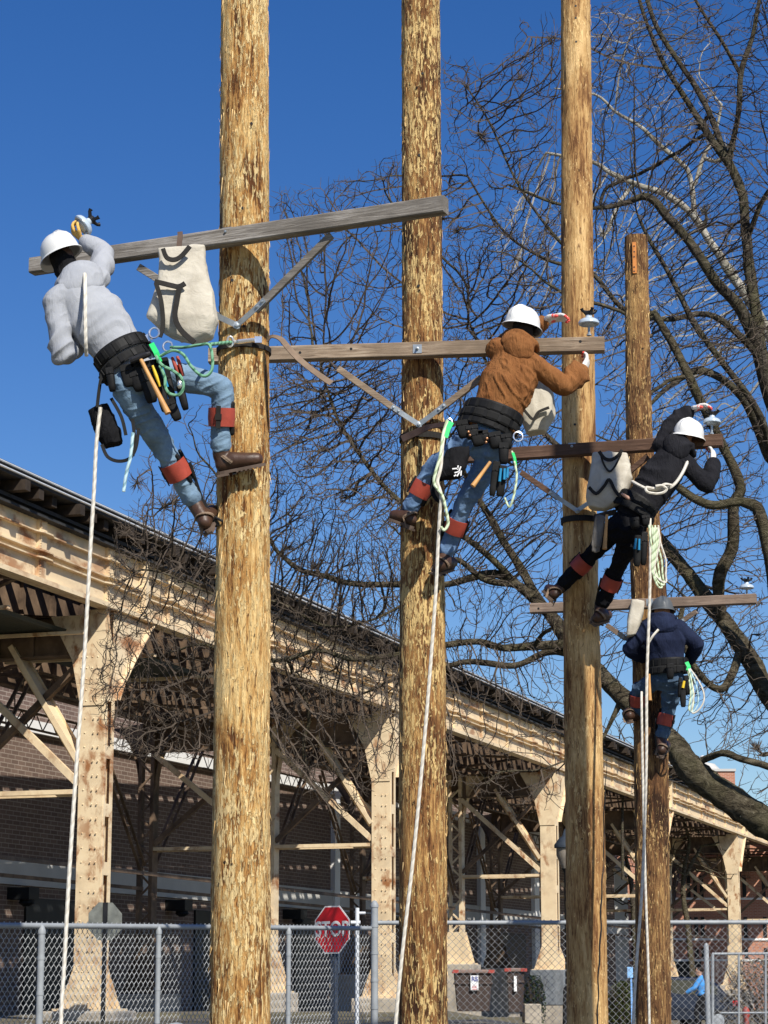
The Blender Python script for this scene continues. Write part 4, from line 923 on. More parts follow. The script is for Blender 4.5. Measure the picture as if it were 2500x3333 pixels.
B4 = bag([(1378, 1296, 15, -.1, .6), (1374, 1325, 16, 0, .8), (1370, 1350, 14, 0, .9), (1364, 1374, 11, .1, .8)], 23.55, 'narrow flat canvas bag on the lowest crossarm left of the navy jacket', [], .10, 4.0)
# ================================================================= leather strap tails and pole straps are added with the people
# ================================================================= people
M['skin'] = simple('skin', (.52, .30, .21), .55, 0, .1, 8, .05); M['skind'] = simple('dark_skin', (.10, .055, .035), .55, 0, .1, 8, .05)
M['hat'] = simple('white_hard_hat', (.74, .74, .72), .28, 0, .02, 2, 0, spec=.5); M['glove'] = fabric('white_glove', (.80, .78, .74), (.62, .60, .57), wr=.3)
M['gred'] = simple('red_grip', (.75, .10, .08), .5, 0, .1, 9, 0); M['gyel'] = fabric('yellow_glove', (.80, .52, .16), (.6, .36, .1), wr=.3)
M['belt'] = simple('black_belt', (.008, .008, .0085), .6, 0, .3, 9, .2, spec=.2); M['beltg'] = simple('charcoal_webbing', (.016, .016, .016), .8, 0, .3, 14, .2, spec=.15)
M['pad'] = simple('red_leather_pad', (.36, .062, .04), .55, 0, .22, 9, .2); M['boot'] = simple('brown_boot', (.055, .027, .016), .45, 0, .4, 9, .3, spec=.4); M['sole'] = simple('boot_sole', (.12, .085, .065), .8)
M['leather'] = simple('worn_leather', (.20, .14, .095), .7, 0, .25, 9, .2); M['alu'] = simple('bright_metal', (.70, .71, .72), .25, .8, .05, 4, 0)
M['ash'] = simple('hammer_wood', (.55, .29, .10), .5, 0, .2, 12, .05); M['hgreen'] = simple('bright_green', (.03, .62, .16), .5, 0, .1, 4, 0)
M['black'] = fabric('black_cloth', (.016, .016, .018), (.008, .008, .009)); M['blue'] = simple('blue_grip', (.02, .22, .42), .45, 0, .1, 4, 0); M['yel'] = simple('yellow_tape', (.75, .52, .03), .5, 0, .1, 4, 0)
def ropemat(name, c, c2):
    m, nt, b = newmat(name); co = dirco(nt); wv = nd(nt, 'ShaderNodeTexWave'); wv.bands_direction = 'Z'; wv.inputs['Scale'].default_value = 9; wv.inputs['Distortion'].default_value = 1.0; wv.bands_direction = 'DIAGONAL'
    nt.links.new(co, wv.inputs['Vector']); nt.links.new(ramp(nt, wv.outputs['Fac'], [(.1, c2), (.35, c)]), b.inputs['Base Color']); b.inputs['Roughness'].default_value = .9
    bump(nt, b, wv.outputs['Fac'], .5, .006); return m
M['rope'] = ropemat('white_rope', (.66, .62, .54), (.55, .51, .43)); M['rgreen'] = ropemat('green_rope', (.16, .36, .22), (.06, .18, .10)); M['rlime'] = ropemat('pale_green_rope', (.62, .72, .50), (.35, .42, .25)); M['rblue'] = ropemat('pale_blue_rope', (.45, .62, .66), (.2, .35, .4))
def jeans(name, c, c2):
    m, nt, b = newmat(name); co = dirco(nt); n = noi(nt, co, 3.2, 6, .65, .6); n2 = noi(nt, co, 60, 3)
    nt.links.new(mix(nt, ramp(nt, n2, [(.3, 0.0), (.8, .25)]), ramp(nt, n, [(.34, c2), (.62, c)]), [min(1, x * 1.5) for x in c]), b.inputs['Base Color']); b.inputs['Roughness'].default_value = .95; b.inputs['Specular IOR Level'].default_value = .1
    bump(nt, b, noi(nt, co, 15, 4, .6, 1.5), .5, .014); return m
def V(x, y, Y): return P(x, y, Y)
def rope(name, pts, rad, mat, label=None, cat=None, parent=None, n=7, group=None):
    q = smoothpts([P(*p) for p in pts], 6); mb = MB(); mb.tube(q, rad, n); 
    o = mb.build(name, mat, parent, smooth=True, loc=None if parent else q[0])
    if label: tag(o, label, cat, group)
    return o
def hand(root, wrist, direc, palmn, thumb_side, mat, curl=.8, size=1.0, tips=None, spread=.16):
    """glove: palm, four unequal jointed fingers and a thumb leaving the side of the palm"""
    d = Vector(direc).normalized(); pn = Vector(palmn); pn = (pn - d * d.dot(pn)).normalized(); s = d.cross(pn).normalized() * thumb_side; w = Vector(wrist); k = size
    mb = MB(); mb.limb([w - d * .03 * k, w + d * .02 * k, w + d * .085 * k], [.030 * k, .036 * k, .043 * k], [.026 * k, .018 * k, .016 * k], s)
    tp = []; L = (.072, .08, .075, .058)
    for i in range(4):
        off = (.031 - .021 * i) * k; b0 = w + d * .085 * k + s * off; a = spread * (1.3 - i) * .6; dd = (d + s * a).normalized(); pts = [b0 - dd * .02 * k, b0]; ang = 0; p = b0
        for j, fr in enumerate((.45, .32, .23)):
            ang += curl * (.55, .75, .6)[j]; dj = dd * math.cos(ang) + pn * math.sin(ang); p = p + dj * L[i] * fr * k; pts.append(p)
        mb.limb(pts, [.0115 * k, .0115 * k, .011 * k, .010 * k, .009 * k], n=8, sub=2)
        tp += [(pts[-1], .013 * k)]
    t0 = w + d * .025 * k + s * .03 * k; td = (d * .55 + s * .8 + pn * .25).normalized(); t1 = t0 + td * .04 * k; t2 = t1 + (d * .8 + pn * .5 * curl + s * .2).normalized() * .03 * k; t3 = t2 + (d * .8 + pn * .8 * curl).normalized() * .024 * k
    mb.limb([t0 - td * .015, t0, t1, t2, t3], [.015 * k, .016 * k, .0135 * k, .012 * k, .010 * k], n=8, sub=2)
    o = soft('glove', mb, [mat, tips] if tips else mat, root, vox=.0045, sm=2, fold=.0012, freq=30)
    if tips:
        tp += [(t3, .017 * k), (t2, .012 * k), (w + d * .06 * k + pn * .03 * k, .020 * k)]; off = wl(root)
        for f_ in o.data.polygons:
            c_ = f_.center + off
            if any((c_ - q_).length < r_ for q_, r_ in tp): f_.material_index = 1
    return o
def hardhat(root, c, up, fwd, r=.138, mat=None, peak_front=True):
    """dome with raised ribs, all-round brim and longer peak in front"""
    up = Vector(up).normalized(); f = Vector(fwd); f = (f - up * up.dot(f)).normalized(); s = f.cross(up); mb = MB(); n = 40; vs = []; rows = []
    prof = [(1.0, 0.0), (.99, .12), (.95, .34), (.86, .56), (.71, .75), (.5, .89), (.25, .97), (.02, 1.0)]
    for rr_, h in prof:
        for j in range(n):
            a = 2 * math.pi * j / n; x = math.cos(a); y = math.sin(a); rib = .012 * max(0, 1 - (abs(y) / .16) ** 2) * (1 if rr_ < .97 else 0) + .007 * max(0, 1 - ((abs(y) - .42) / .12) ** 2) * (1 if rr_ < .93 else 0)
            vs.append(c + f * (x * r * 1.08 * rr_) + s * (y * r * .93 * rr_) + up * (h * r * 1.08) + (f * x * rr_ + s * y * rr_ + up * h) * rib)
    m_ = len(prof); fs = [(i * n + j, i * n + (j + 1) % n, (i + 1) * n + (j + 1) % n, (i + 1) * n + j) for i in range(m_ - 1) for j in range(n)] + [tuple((m_ - 1) * n + j for j in range(n))]
    b0 = len(vs)
    for e, dz in ((1.0, .0), (1.14, -.012), (1.15, -.018), (1.0, -.010), (.97, .02)):
        for j in range(n):
            a = 2 * math.pi * j / n; x = math.cos(a); y = math.sin(a); pk = 1 + (.18 * max(0, x) ** 3 if e > 1.05 else 0)
            vs.append(c + f * (x * r * 1.08 * e * pk) + s * (y * r * .93 * (1 + (e - 1) * .75)) + up * (dz - (.02 * max(0, x) ** 2 if e > 1.05 else 0)))
    fs += [(b0 + i * n + j, b0 + i * n + (j + 1) % n, b0 + (i + 1) * n + (j + 1) % n, b0 + (i + 1) * n + j) for i in range(4) for j in range(n)]
    mb.add(vs, fs); o = mb.build('hard_hat', mat or M['hat'], root, smooth=True, fix=False); 
    return o
def head_body(c, up, fwd, mb, mbf=None):
    up = Vector(up).normalized(); f = Vector(fwd); f = (f - up * up.dot(f)).normalized(); s = f.cross(up)
    mb.ball(c + up * .02, f * .098, s * .076, up * .108, n=16); mb.ball(c - up * .055 + f * .035, f * .06, s * .052, up * .055)       # skull, jaw
    mb.limb([c + f * .096 + up * .03, c + f * .112 - up * .005, c + f * .105 - up * .015], [.009, .014, .012]); mb.ball(c + f * .088 + up * .035, f * .02, s * .055, up * .012)
    mb.ball(c + f * .092 - up * .05, f * .014, s * .026, up * .009); mb.ball(c + f * .085 - up * .085, f * .022, s * .028, up * .018)
    for e in (-1, 1): mb.ball(c + s * e * .079, f * .018, s * .008, up * .030)
def boot(root, ankle, heel, toe, shin, side=1, gaff=None, gaffdir=None):
    """lace-up work boot with welt, lugged sole, strap and steel climber"""
    A, H, T = Vector(ankle), Vector(heel), Vector(toe); fd = (T - H).normalized(); up = (Vector(shin) - A); up = (up - fd * fd.dot(up)).normalized(); s = fd.cross(up)
    L = (T - H).length; mb = MB()
    mb.limb([A + (Vector(shin) - A).normalized() * .13, A + (Vector(shin) - A).normalized() * .04, A, H + fd * .05 + up * .055], [.055, .056, .055, .048], n=14)
    mb.limb([H + fd * .04 + up * .045, H + fd * L * .35 + up * .06, H + fd * L * .62 + up * .047, H + fd * L * .86 + up * .038], [.048, .05, .056, .05], [.052, .060, .052, .046], s, n=14)
    o = soft('boot', mb, M['boot'], root, vox=.009, sm=3, fold=.002, freq=14)
    mb = MB(); n = 22; out = []
    for i in range(n):
        a = 2 * math.pi * i / n; x = math.cos(a); y = math.sin(a); wd = .047 * (1 + .12 * x) * (1 - .16 * math.exp(-((x + .1) / .3) ** 2)); out.append(H + fd * (L / 2 + x * L * .53) + s * (math.copysign(abs(y) ** .8, y) * wd) + up * .004)
    mb.prism(out, -up * .020); mb.prism([H + fd * -.005 + s * .036 - up * .016, H + fd * .075 + s * .036 - up * .016, H + fd * .075 - s * .036 - up * .016, H - fd * .005 - s * .036 - up * .016], -up * .016)
    for i in range(6):
        for e in (-1, 1): q = H + fd * (L * .42 + i * L * .095) + s * e * .028 - up * .02; mb.box(q, fd * .007, s * .016, up * .0035)
    mb.build('sole', M['sole'], o)
    mb = MB(); q0 = H + fd * L * .30 
    for e in (-1, 1):
        pass
    ring = [q0 + s * (.058 * math.cos(a)) + up * (.062 + .052 * math.sin(a)) - fd * (.05 * math.sin(a)) for a in [math.pi * i / 10 for i in range(-1, 12)]]
    ribbon(mb, ring, .026, .005, fd) if False else mb.tube(ring, .006, 6); 
    for i in range(len(ring) - 1): mb.beam(ring[i], ring[i + 1], .005, .024, fd)
    tl = ring[-1]; mb.beam(tl, tl - up * .07 - fd * .06, .004, .024, s); mb.build('ankle_strap', M['leather'], o)
    return o
def climber(root, knee, ankle, heel, toe, side, padpos=.36, r=.078, buckle=None):
    """shin pad of red leather, steel shank down the inner calf, stirrup and gaff"""
    K_, A = Vector(knee), Vector(ankle); ax = (A - K_).normalized(); sd = Vector(side); sd = (sd - ax * ax.dot(sd)).normalized(); f = ax.cross(sd)
    c = K_.lerp(A, padpos); h = .062; mb = MB(); n = 30; vs = []
    for rr_, hh in ((r, -h), (r * 1.03, 0), (r * .97, h), (r * .90, h), (r * .93, 0), (r * .92, -h)):
        for j in range(n): a = 2 * math.pi * j / n; vs.append(c + ax * hh + sd * (rr_ * math.cos(a)) + f * (rr_ * math.sin(a)))
    fs = [(i * n + j, i * n + (j + 1) % n, ((i + 1) % 6) * n + (j + 1) % n, ((i + 1) % 6) * n + j) for i in range(6) for j in range(n)]
    mb.add(vs, fs); o = mb.build('shin_pad', M['pad'], root, smooth=True)
    mb = MB(); bk = Vector(buckle) if buckle is not None else -sd; bk = (bk - ax * ax.dot(bk)).normalized(); q = c + bk * (r * 1.03); mb.beam(q - ax * (h + .012), q + ax * (h + .012), .008, .03, ax.cross(bk)); mb.box(q + bk * .004, ax * .02, ax.cross(bk) * .022, bk * .004)
    mb.build('buckle_strap', M['web'], o)
    mb = MB(); mb.limb([c - ax * (h + .035) + sd * r * .9, c + ax * (h + .045) + sd * r * .9], [.03, .034], [.014, .014], f, n=10); mb.limb([c - ax * (h + .03) + f * r * .6 + sd * r * .5, c + ax * (h + .04) + f * r * .6 + sd * r * .5], .016, n=8); mb.build('calf_pad', M['belt'], o, smooth=True)
    mb = MB(); H, T = Vector(heel), Vector(toe); fd = (T - H).normalized(); up = -(ax - fd * fd.dot(ax)).normalized(); s2 = fd.cross(up); s2 = s2 if s2.dot(sd) > 0 else -s2
    i0 = H + fd * .11 - up * .03
    mb.beam(c + sd * (r + .012), A + s2 * .06, .022, .008, f); mb.beam(A + s2 * .06, i0 + s2 * .05, .022, .008, f); mb.beam(i0 + s2 * .055, i0 - s2 * .05, .028, .007, up)
    mb.tube([i0 + s2 * .055 + up * .06, i0 + s2 * .085 + up * .015, i0 + s2 * .10 - up * .035], [.010, .008, .002], 6); mb.build('steel_climber', M['steelblack'], root)
    return o
def torus_ring(mb, c, nrm, ra, rb, th, n=24):
    nrm = Vector(nrm).normalized(); u, k = _perp(nrm); pts = [Vector(c) + u * ra * math.cos(2 * math.pi * i / n) + k * rb * math.sin(2 * math.pi * i / n) for i in range(n + 1)]
    mb.tube(pts, th, 6, False)
def beltring(root, c, up, side, a, b, hh, name='tool_belt', mat=None, tilt=0):
    up = Vector(up).normalized(); sd = Vector(side); sd = (sd - up * up.dot(sd)).normalized(); f = up.cross(sd); n = 40; vs = []
    for k, z in ((1, -hh), (1.035, -hh * .6), (1.035, hh * .6), (1, hh), (.93, hh), (.93, -hh)):
        for j in range(n): t = 2 * math.pi * j / n; vs.append(c + up * z + sd * (a * k * math.cos(t)) + f * (b * k * math.sin(t)))
    mb = MB(); mb.add(vs, [(i * n + j, i * n + (j + 1) % n, ((i + 1) % 6) * n + (j + 1) % n, ((i + 1) % 6) * n + j) for i in range(6) for j in range(n)])
    for j in range(0, n, 3):
        t = 2 * math.pi * j / n; q = c + sd * (a * 1.04 * math.cos(t)) + f * (b * 1.04 * math.sin(t)); out = (sd * math.cos(t) + f * math.sin(t)); mb.box(q - up * hh * .1, up * hh * .75, out * .004, up.cross(out) * .013, 1)
    o = mb.build(name, [mat or M['belt'], M['beltg'] if not mat else M['belt']], root, smooth=False)
    def at(t, dz=0, out=1.06): t = R(t); return c + up * dz + sd * (a * out * math.cos(t)) + f * (b * out * math.sin(t))
    return o, at
def person(label, loc, J, pal, hood=True, tors=(1, 1), fold=.013, fdir=(.6, 0, .8), hs=1.0, arms=(.073, .064, .050)):
    t = thing('person', label, 'person', loc)
    LS, RS, LE, RE, LW, RW = [J[k] for k in ('LS', 'RS', 'LE', 'RE', 'LW', 'RW')]; LH, RH, LK, RK, LA, RA = [J[k] for k in ('LH', 'RH', 'LK', 'RK', 'LA', 'RA')]
    side = (RS - LS).normalized(); hips = (RH - LH).normalized(); nk = J['neck']; pv = (LH + RH) / 2 + (nk - (LH + RH) / 2).normalized() * .09; sh = (LS + RS) / 2; up = (nk - pv).normalized(); fw = -side.cross(up); 
    if fw.y < 0: fw = -fw
    ch = pv.lerp(sh, .66) - fw * .01
    # the body: one continuous surface
    mb = MB(); head_body(J['head'], J.get('hup', (0, 0, 1)), J.get('hf', (0, 1, 0)), mb)
    mb.limb([sh, nk, J['head'] - Vector(J.get('hup', (0, 0, 1))).normalized() * .06], [.065, .055, .055])
    mb.limb([pv - up * .08, pv + up * .05, ch, sh - up * .02], [.14, .13, .155, .13], [.095, .09, .105, .08], side); mb.limb([LS, RS], .055)
    for a, b, c_ in ((LS, LE, LW), (RS, RE, RW)): mb.limb([a, b, c_], [.05, .040, .027])
    for a, b, c_ in ((LH, LK, LA), (RH, RK, RA)): mb.limb([a, b, c_], [.072, .052, .037])
    for w_, e in ((LW, LE), (RW, RE)): mb.limb([w_, w_ + (w_ - e).normalized() * .06], [.024, .028], [.02, .012])
    mb.limb([LH, RH], .085)
    soft('body', mb, pal['skin'], t, vox=.013, sm=3)
    # upper garment
    a1, a2, a3 = arms; w1, w2 = tors; mb = MB()
    hem = pv + up * J.get('hem', 0.0)
    mb.limb([hem, hem.lerp(ch, .45) , ch, sh - up * .03], [.172 * w1, .172 * w1, .196 * w1, .165 * w1], [.125 * w2, .125 * w2, .135 * w2, .105 * w2], side, n=24)
    mb.limb([LS - side * .0, sh + up * .03, RS], [a1 + .004, .082 * w1, a1 + .004], n=16); mb.limb([sh - up * .02, nk + up * .02], [.09, .068])
    for s_, e, w_ in ((LS, LE, LW), (RS, RE, RW)):
        m1 = s_.lerp(e, .5); m2 = e.lerp(w_, .55); wr = w_ - (w_ - e).normalized() * .02
        mb.limb([sh.lerp(s_, .75), s_, m1, e, m2, wr], [a1 * .96, a1 * .96, a1 * .96, a2 * 1.02, a2 * 1.0, a3 * 1.05], n=16)
        mb.limb([w_ - (w_ - e).normalized() * .045, w_ - (w_ - e).normalized() * .0], [.043, .036], n=12)
    hb = None
    if hood:
        q = nk - fw * .075 - up * .01; hb = MB()
        hb.limb([nk - side * .125 + up * .02 + fw * .02, nk - side * .115 - fw * .07 + up * .03, nk - fw * .12 + up * .045, nk + side * .115 - fw * .07 + up * .03, nk + side * .125 + up * .02 + fw * .02], [.026, .034, .037, .034, .026], n=12)
        hb.ball(q - up * .045 - fw * .03, side * .15 * pal.get('hk', 1), fw * .07 * pal.get('hk', 1), up * .12 * pal.get('hk', 1), n=20)
    jk = soft(pal.get('topname', 'hoodie'), mb, pal['top'], t, vox=.0088, sm=7, fold=fold, freq=6.0, fdir=fdir, stretch=.13, seed=pal.get('seed', 1.0))
    if hb: soft('hood', hb, pal['top'], jk, vox=.009, sm=3, fold=fold * .8, freq=6, fdir=(.9, 0, .3), stretch=.2, seed=pal.get('seed', 1.0) + 4)
    # trousers
    mb = MB(); pl = (LH + RH) / 2; upl = (pv - pl).normalized()
    mb.limb([pl + up * .15, pl + up * .05, pl - up * .05], [.155, .165, .14], [.112, .125, .11], hips, n=20)
    for e in (-1, 1): mb.ball(pl + hips * .075 * e - fw * .05 - up * .03, hips * .085, fw * .08, up * .1)
    for h_, k_, a_ in ((LH, LK, LA), (RH, RK, RA)):
        dn = (a_ - k_).normalized(); mb.limb([h_ + (h_ - k_).normalized() * .02, h_.lerp(k_, .35), h_.lerp(k_, .75), k_, k_.lerp(a_, .45), a_ - dn * .05], [.098, .10, .089, .074, .070, .066], n=16)
        mb.limb([a_ - dn * .13, a_ - dn * .045], [.066, .074], n=14)
    soft(pal.get('legname', 'jeans'), mb, pal['legs'], t, vox=.009, sm=5, fold=pal.get('lf', .014), freq=9, fdir=pal.get('ld', (.9, .2, .35)), stretch=.2, seed=pal.get('seed', 3.1))
    return t, dict(side=side, up=up, fw=fw, pv=pv, sh=sh, ch=ch, pl=pl, hips=hips)
def hammer(a, b, label, headdir, Yb=None, head=True):
    t = thing('hammer', label, 'hammer', a); mb = MB(); mb.tube([a, a.lerp(b, .3), a.lerp(b, .7), b], [.014, .014, .017, .021], 10); mb.build('handle', M['ash'], t, smooth=True)
    if head: hd = Vector(headdir).normalized(); mb = MB(); mb.tube([a - hd * .07, a - hd * .05, a + hd * .05, a + hd * .075], [.022, .024, .02, .015], 10); mb.build('hammer_head', M['steelblack'], t)
    return t
def pouch(root, c, up, w_, h, dpt, mat, name='tool_pouch', face=(0, -1, 0)):
    up = Vector(up).normalized(); f = Vector(face); f = (f - up * up.dot(f)).normalized(); s = up.cross(f); mb = MB(); vs = []
    for q, kw, kd in ((.5, .92, .8), (.44, 1, 1), (.12, 1.02, 1.12), (-.30, .92, 1.0), (-.46, .78, .75), (-.5, .6, .5)):
        for j in range(16): a = 2 * math.pi * j / 16; ca, sa = math.cos(a), math.sin(a); vs.append(c + up * h * q + s * math.copysign(abs(ca) ** .5, ca) * w_ * kw * .86 + f * math.copysign(abs(sa) ** .5, sa) * dpt * kd)
    mb.add(vs, [(i * 16 + j, i * 16 + (j + 1) % 16, i * 16 + 16 + (j + 1) % 16, i * 16 + 16 + j) for i in range(5) for j in range(16)] + [tuple(range(16)), tuple(80 + j for j in range(15, -1, -1))])
    mb.box(c + up * h * .33 + f * dpt * 1.08, up * h * .13, s * w_ * .8, f * .004); mb.lathe(c + up * h * .24 + f * (dpt * 1.08 + .004), f, [(.008, 0), (.008, .003), (0, .005)], 8)
    return mb.build(name, mat, root, smooth=True)
# ---------------------------------------------------------------- person 1: grey hoodie
Y1 = 14.55
J = dict(LS=V(118, 655, 14.45), RS=V(212, 600, 14.62), LE=V(136, 766, 14.42), LW=V(168, 745, 14.68), RE=V(224, 546, 14.82), RW=V(183, 521, 14.84), neck=V(158, 612, 14.60), head=V(138, 566, 14.68),
         LH=V(272, 838, 14.45), RH=V(328, 800, 14.62), LK=V(352, 962, 14.66), RK=V(480, 836, 14.64), LA=V(420, 1086, 14.86), RA=V(477, 978, 14.74), hup=(-.33, .0, .94), hf=(-.45, .85, -.1), hem=.02)
palA = dict(skin=M['skind'], top=fabric('grey_fleece', (.37, .385, .415), (.31, .325, .355), wr=.2), legs=jeans('light_denim', (.20, .30, .40), (.11, .17, .25)), seed=1.0, hk=1.2)
p1, f1 = person('worker in a grey hoodie and light jeans leaning back from the widest pole', V(285, 800, Y1), J, palA, fold=.013, fdir=(.75, 0, .65), tors=(1.07, 1.08), arms=(.080, .073, .060))
J1 = J
mb = MB(); head_body(J['head'], J['hup'], J['hf'], mb)
mb2 = MB(); u_ = Vector(J['hup']).normalized(); mb2.ball(J['head'] - u_ * .0, Vector((.095, 0, 0)), Vector((0, .112, 0)), u_ * .118, n=16); mb2.limb([J['head'] - u_ * .05, J['neck'] + u_ * .01], [.088, .08]); soft('balaclava', mb2, M['black'], p1, vox=.01, sm=3, fold=.006, freq=9)
hardhat(p1, V(131, 549, 14.66), (-.36, -.02, .93), (-.5, .85, -.25), .140)
hand(p1, J['RW'] + (J['RW'] - J['RE']).normalized() * .02, V(162, 502, 14.84) - J['RW'], (.6, .2, .6), -1, M['gyel'], .9)
hand(p1, J['LW'] + (J['LW'] - J['LE']).normalized() * .015, J['LW'] - J['LE'], (.3, .3, -.5), 1, M['gyel'], .9)
bo, bat = beltring(p1, V(264, 762, 14.53), f1['up'], f1['side'], .198, .155, .045)
bo2, bat2 = beltring(p1, V(276, 788, 14.53), f1['up'], f1['side'], .205, .162, .033, 'body_belt', M['beltg'])
boot(p1, J['RA'] + Vector((0, 0, -.02)), V(470, 1021, 14.75), V(570, 1001, 14.74), J['RK']); climber(p1, J['RK'], J['RA'], V(470, 1021, 14.75), V(570, 1001, 14.74), (.75, .6, 0), .46, .089, (-.15, -1, 0))
boot(p1, J['LA'], V(446, 1146, 14.80), V(466, 1110, 15.02), J['LK']); climber(p1, J['LK'], J['LA'], V(446, 1146, 14.80), V(466, 1110, 15.02), (.9, .1, .3), .42, .089, (-1, -.2, 0))
mb = MB(); torus_ring(mb, V(333, 719, 14.40), (-.1, -1, .1), .032, .036, .0065); mb.beam(V(318, 722, 14.42), V(326, 735, 14.42), .03, .01, (0, -1, 0)); torus_ring(mb, V(362, 748, 14.40), (-.1, -1, .1), .03, .034, .0065); mb.build('belt_ring', M['alu'], p1, smooth=True)
for (x, y, dx, dy, w_, h, m_) in ((366, 835, 14, 58, .032, .24, 'belt'), (349, 848, 16, 70, .04, .26, 'belt'), (388, 822, 8, 45, .026, .2, 'beltg'), (375, 885, 16, 36, .04, .15, 'beltg'), (300, 800, 8, 22, .045, .12, 'belt'), (240, 820, 4, 30, .03, .16, 'belt'), (330, 806, 8, 40, .05, .17, 'belt'), (352, 800, 6, 36, .055, .16, 'beltg'), (322, 838, 10, 44, .05, .2, 'belt'), (278, 812, 6, 34, .055, .15, 'beltg'), (395, 860, 8, 30, .03, .16, 'belt'), (300, 822, 8, 30, .06, .14, 'belt')):
    a, b = V(x - dx / 2, y - dy / 2, 14.36), V(x + dx / 2, y + dy / 2, 14.36); pouch(p1, (a + b) / 2, a - b, w_, h, .03, M[m_])
for (x0, y0, x1, y1, m_) in ((330, 790, 346, 835, 'yel'), (345, 782, 362, 836, 'blue'), (372, 772, 384, 806, 'pad'), (383, 770, 396, 812, 'pad')):
    mb = MB(); mb.tube([V(x0, y0, 14.31), V((x0 + x1) / 2, (y0 + y1) / 2, 14.30), V(x1, y1, 14.31)], [.010, .013, .009], 8); mb.build('tool_grip', M[m_], p1, smooth=True)
mb = MB(); mb.ball(V(388, 830, 14.30), Vector((.018, 0, 0)), Vector((0, .01, 0)), Vector((0, 0, .03))); mb.build('badge', M['alu'], p1, smooth=True)
hammer(V(302, 772, 14.28), V(363, 893, 14.24), 'hammer with a long orange-brown wooden handle hanging at the hip of the grey hoodie', (1, 0, .4))
mb = MB(); ribbon(mb, [V(327, 742, 14.3), V(338, 762, 14.27), V(345, 782, 14.28)], .035, .006, (0, -1, 0)); mb.build('green_clip', M['hgreen'], p1)
rope('lanyard_rope', [(330, 748, 14.3), (340, 775, 14.27), (352, 790, 14.26), (372, 800, 14.25), (391, 815, 14.24), (396, 838, 14.24), (385, 853, 14.24), (366, 850, 14.25), (357, 835, 14.25), (356, 815, 14.26), (345, 790, 14.27)], .0105, M['rgreen'], 'looped green lanyard hanging from the belt over the light jeans', 'rope')
rope('adjuster_rope', [(345, 770, 14.28), (372, 757, 14.26), (395, 765, 14.25), (412, 790, 14.24), (430, 808, 14.24), (445, 812, 14.24), (457, 800, 14.25), (459, 775, 14.26), (452, 745, 14.3), (430, 745, 14.32), (398, 750, 14.36), (368, 750, 14.4)], .0105, M['rgreen'], 'green rope drooping between the belt and the widest pole', 'rope')
mb = MB(); c, r = PZ[0](P(520, 735, 15).z); t = thing('positioning_strap', 'positioning strap with bright buckle and leather tail round the widest pole', 'strap', V(520, 737, 14.8))
rg = [V(452, 744, 14.35), V(480, 741, 14.6), V(500, 739, 14.79)]; mb = MB(); mb.tube(smoothpts(rg), .012, 8); mb.build('green_section', M['rgreen'], t, smooth=True)
mb = MB(); torus_ring(mb, V(497, 738, 14.76), (.2, -1, 0), .02, .035, .008); mb.tube([V(508, 739, 14.78), V(515, 738, 14.77), V(550, 734, 14.77)], [.012, .017, .015], 8); mb.tube([V(505, 739, 14.77), V(512, 738, 14.77)], [.02, .006], 8); mb.box(V(558, 734, 14.79), Vector((.025, 0, 0)), Vector((0, .01, 0)), Vector((0, 0, .022))); mb.build('swivel_buckle', M['alu'], t)
mb = MB(); pts = [Vector((c.x + (r + .012) * math.cos(a), c.y + (r + .012) * math.sin(a), V(500, 739, 14.8).z - .01)) for a in [math.pi * 2 * i / 40 for i in range(41)]]; ribbon(mb, pts, .032, .008, (0, 0, 1)) if False else None
for i in range(40): mb.beam(pts[i], pts[i + 1], .008, .034)
mb.build('pole_loop', M['web'], t)
mb = MB(); ribbon(mb, smoothpts([V(578, 733, 14.83), V(590, 727, 14.78), (V(606, 732, 14.7)), V(622, 750, 14.62), V(640, 770, 14.58), V(665, 792, 14.55), V(692, 812, 14.5), V(716, 828, 14.48)]), .044, .006, (.3, -1, .3)); mb.build('leather_tail', M['leather'], t)
# rope down his back and hand line
rope('back_rope', [(183, 592, 14.44), (184, 640, 14.30), (184, 690, 14.27), (185, 740, 14.28), (187, 768, 14.35)], .0135, M['rope'], 'white braided rope running down the back of the grey hoodie', 'rope')
rope('hand_line', [(217, 880, 14.42), (208, 960, 14.42), (203, 1060, 14.40), (195, 1190, 14.38), (182, 1420, 14.35), (166, 1640, 14.3), (150, 1880, 14.25), (139, 2080, 14.2), (131, 2230, 14.15), (128, 2600, 14.1)], .0125, M['rope'], 'long white rope at far left hanging from the belt past the viaduct', 'rope', group='hand lines hanging from the workers')
# black pouch bucket behind his belt with straps
t = thing('pouch_bucket', 'plain black bucket pouch swinging under the belt of the grey hoodie', 'pouch', V(230, 900, 14.5)); mb = MB(); n = 20; vs = []
for (x, y, hw, dk) in ((212, 878, 24, .06), (222, 905, 27, .075), (236, 940, 27, .08), (246, 962, 23, .07)):
    cc = V(x, y, 14.5); w_ = hw / pxm(x, y, 14.5)
    for j in range(n): a = 2 * math.pi * j / n; vs.append(cc + Vector((1, 0, .35)).normalized() * math.cos(a) * w_ + Vector((0, 1, 0)) * math.sin(a) * dk)
mb.add(vs, [(i * n + j, i * n + (j + 1) % n, (i + 1) * n + (j + 1) % n, (i + 1) * n + j) for i in range(3) for j in range(n)] + [tuple(range(n)), tuple(3 * n + j for j in range(n - 1, -1, -1))]); soft('bucket', mb, M['black'], t, vox=.01, sm=3, fold=.01, freq=8)
for pts in ([(220, 960), (232, 986), (255, 996), (280, 990), (294, 965), (299, 925)], [(222, 800), (216, 830), (212, 860), (210, 880)], [(286, 905), (290, 940), (287, 985)], [(240, 860), (262, 900), (272, 940)]):
    mb = MB(); ribbon(mb, smoothpts([V(x, y, 14.42) for x, y in pts]), .022, .006, (.3, -1, 0)); mb.build('strap', M['beltg'], t)
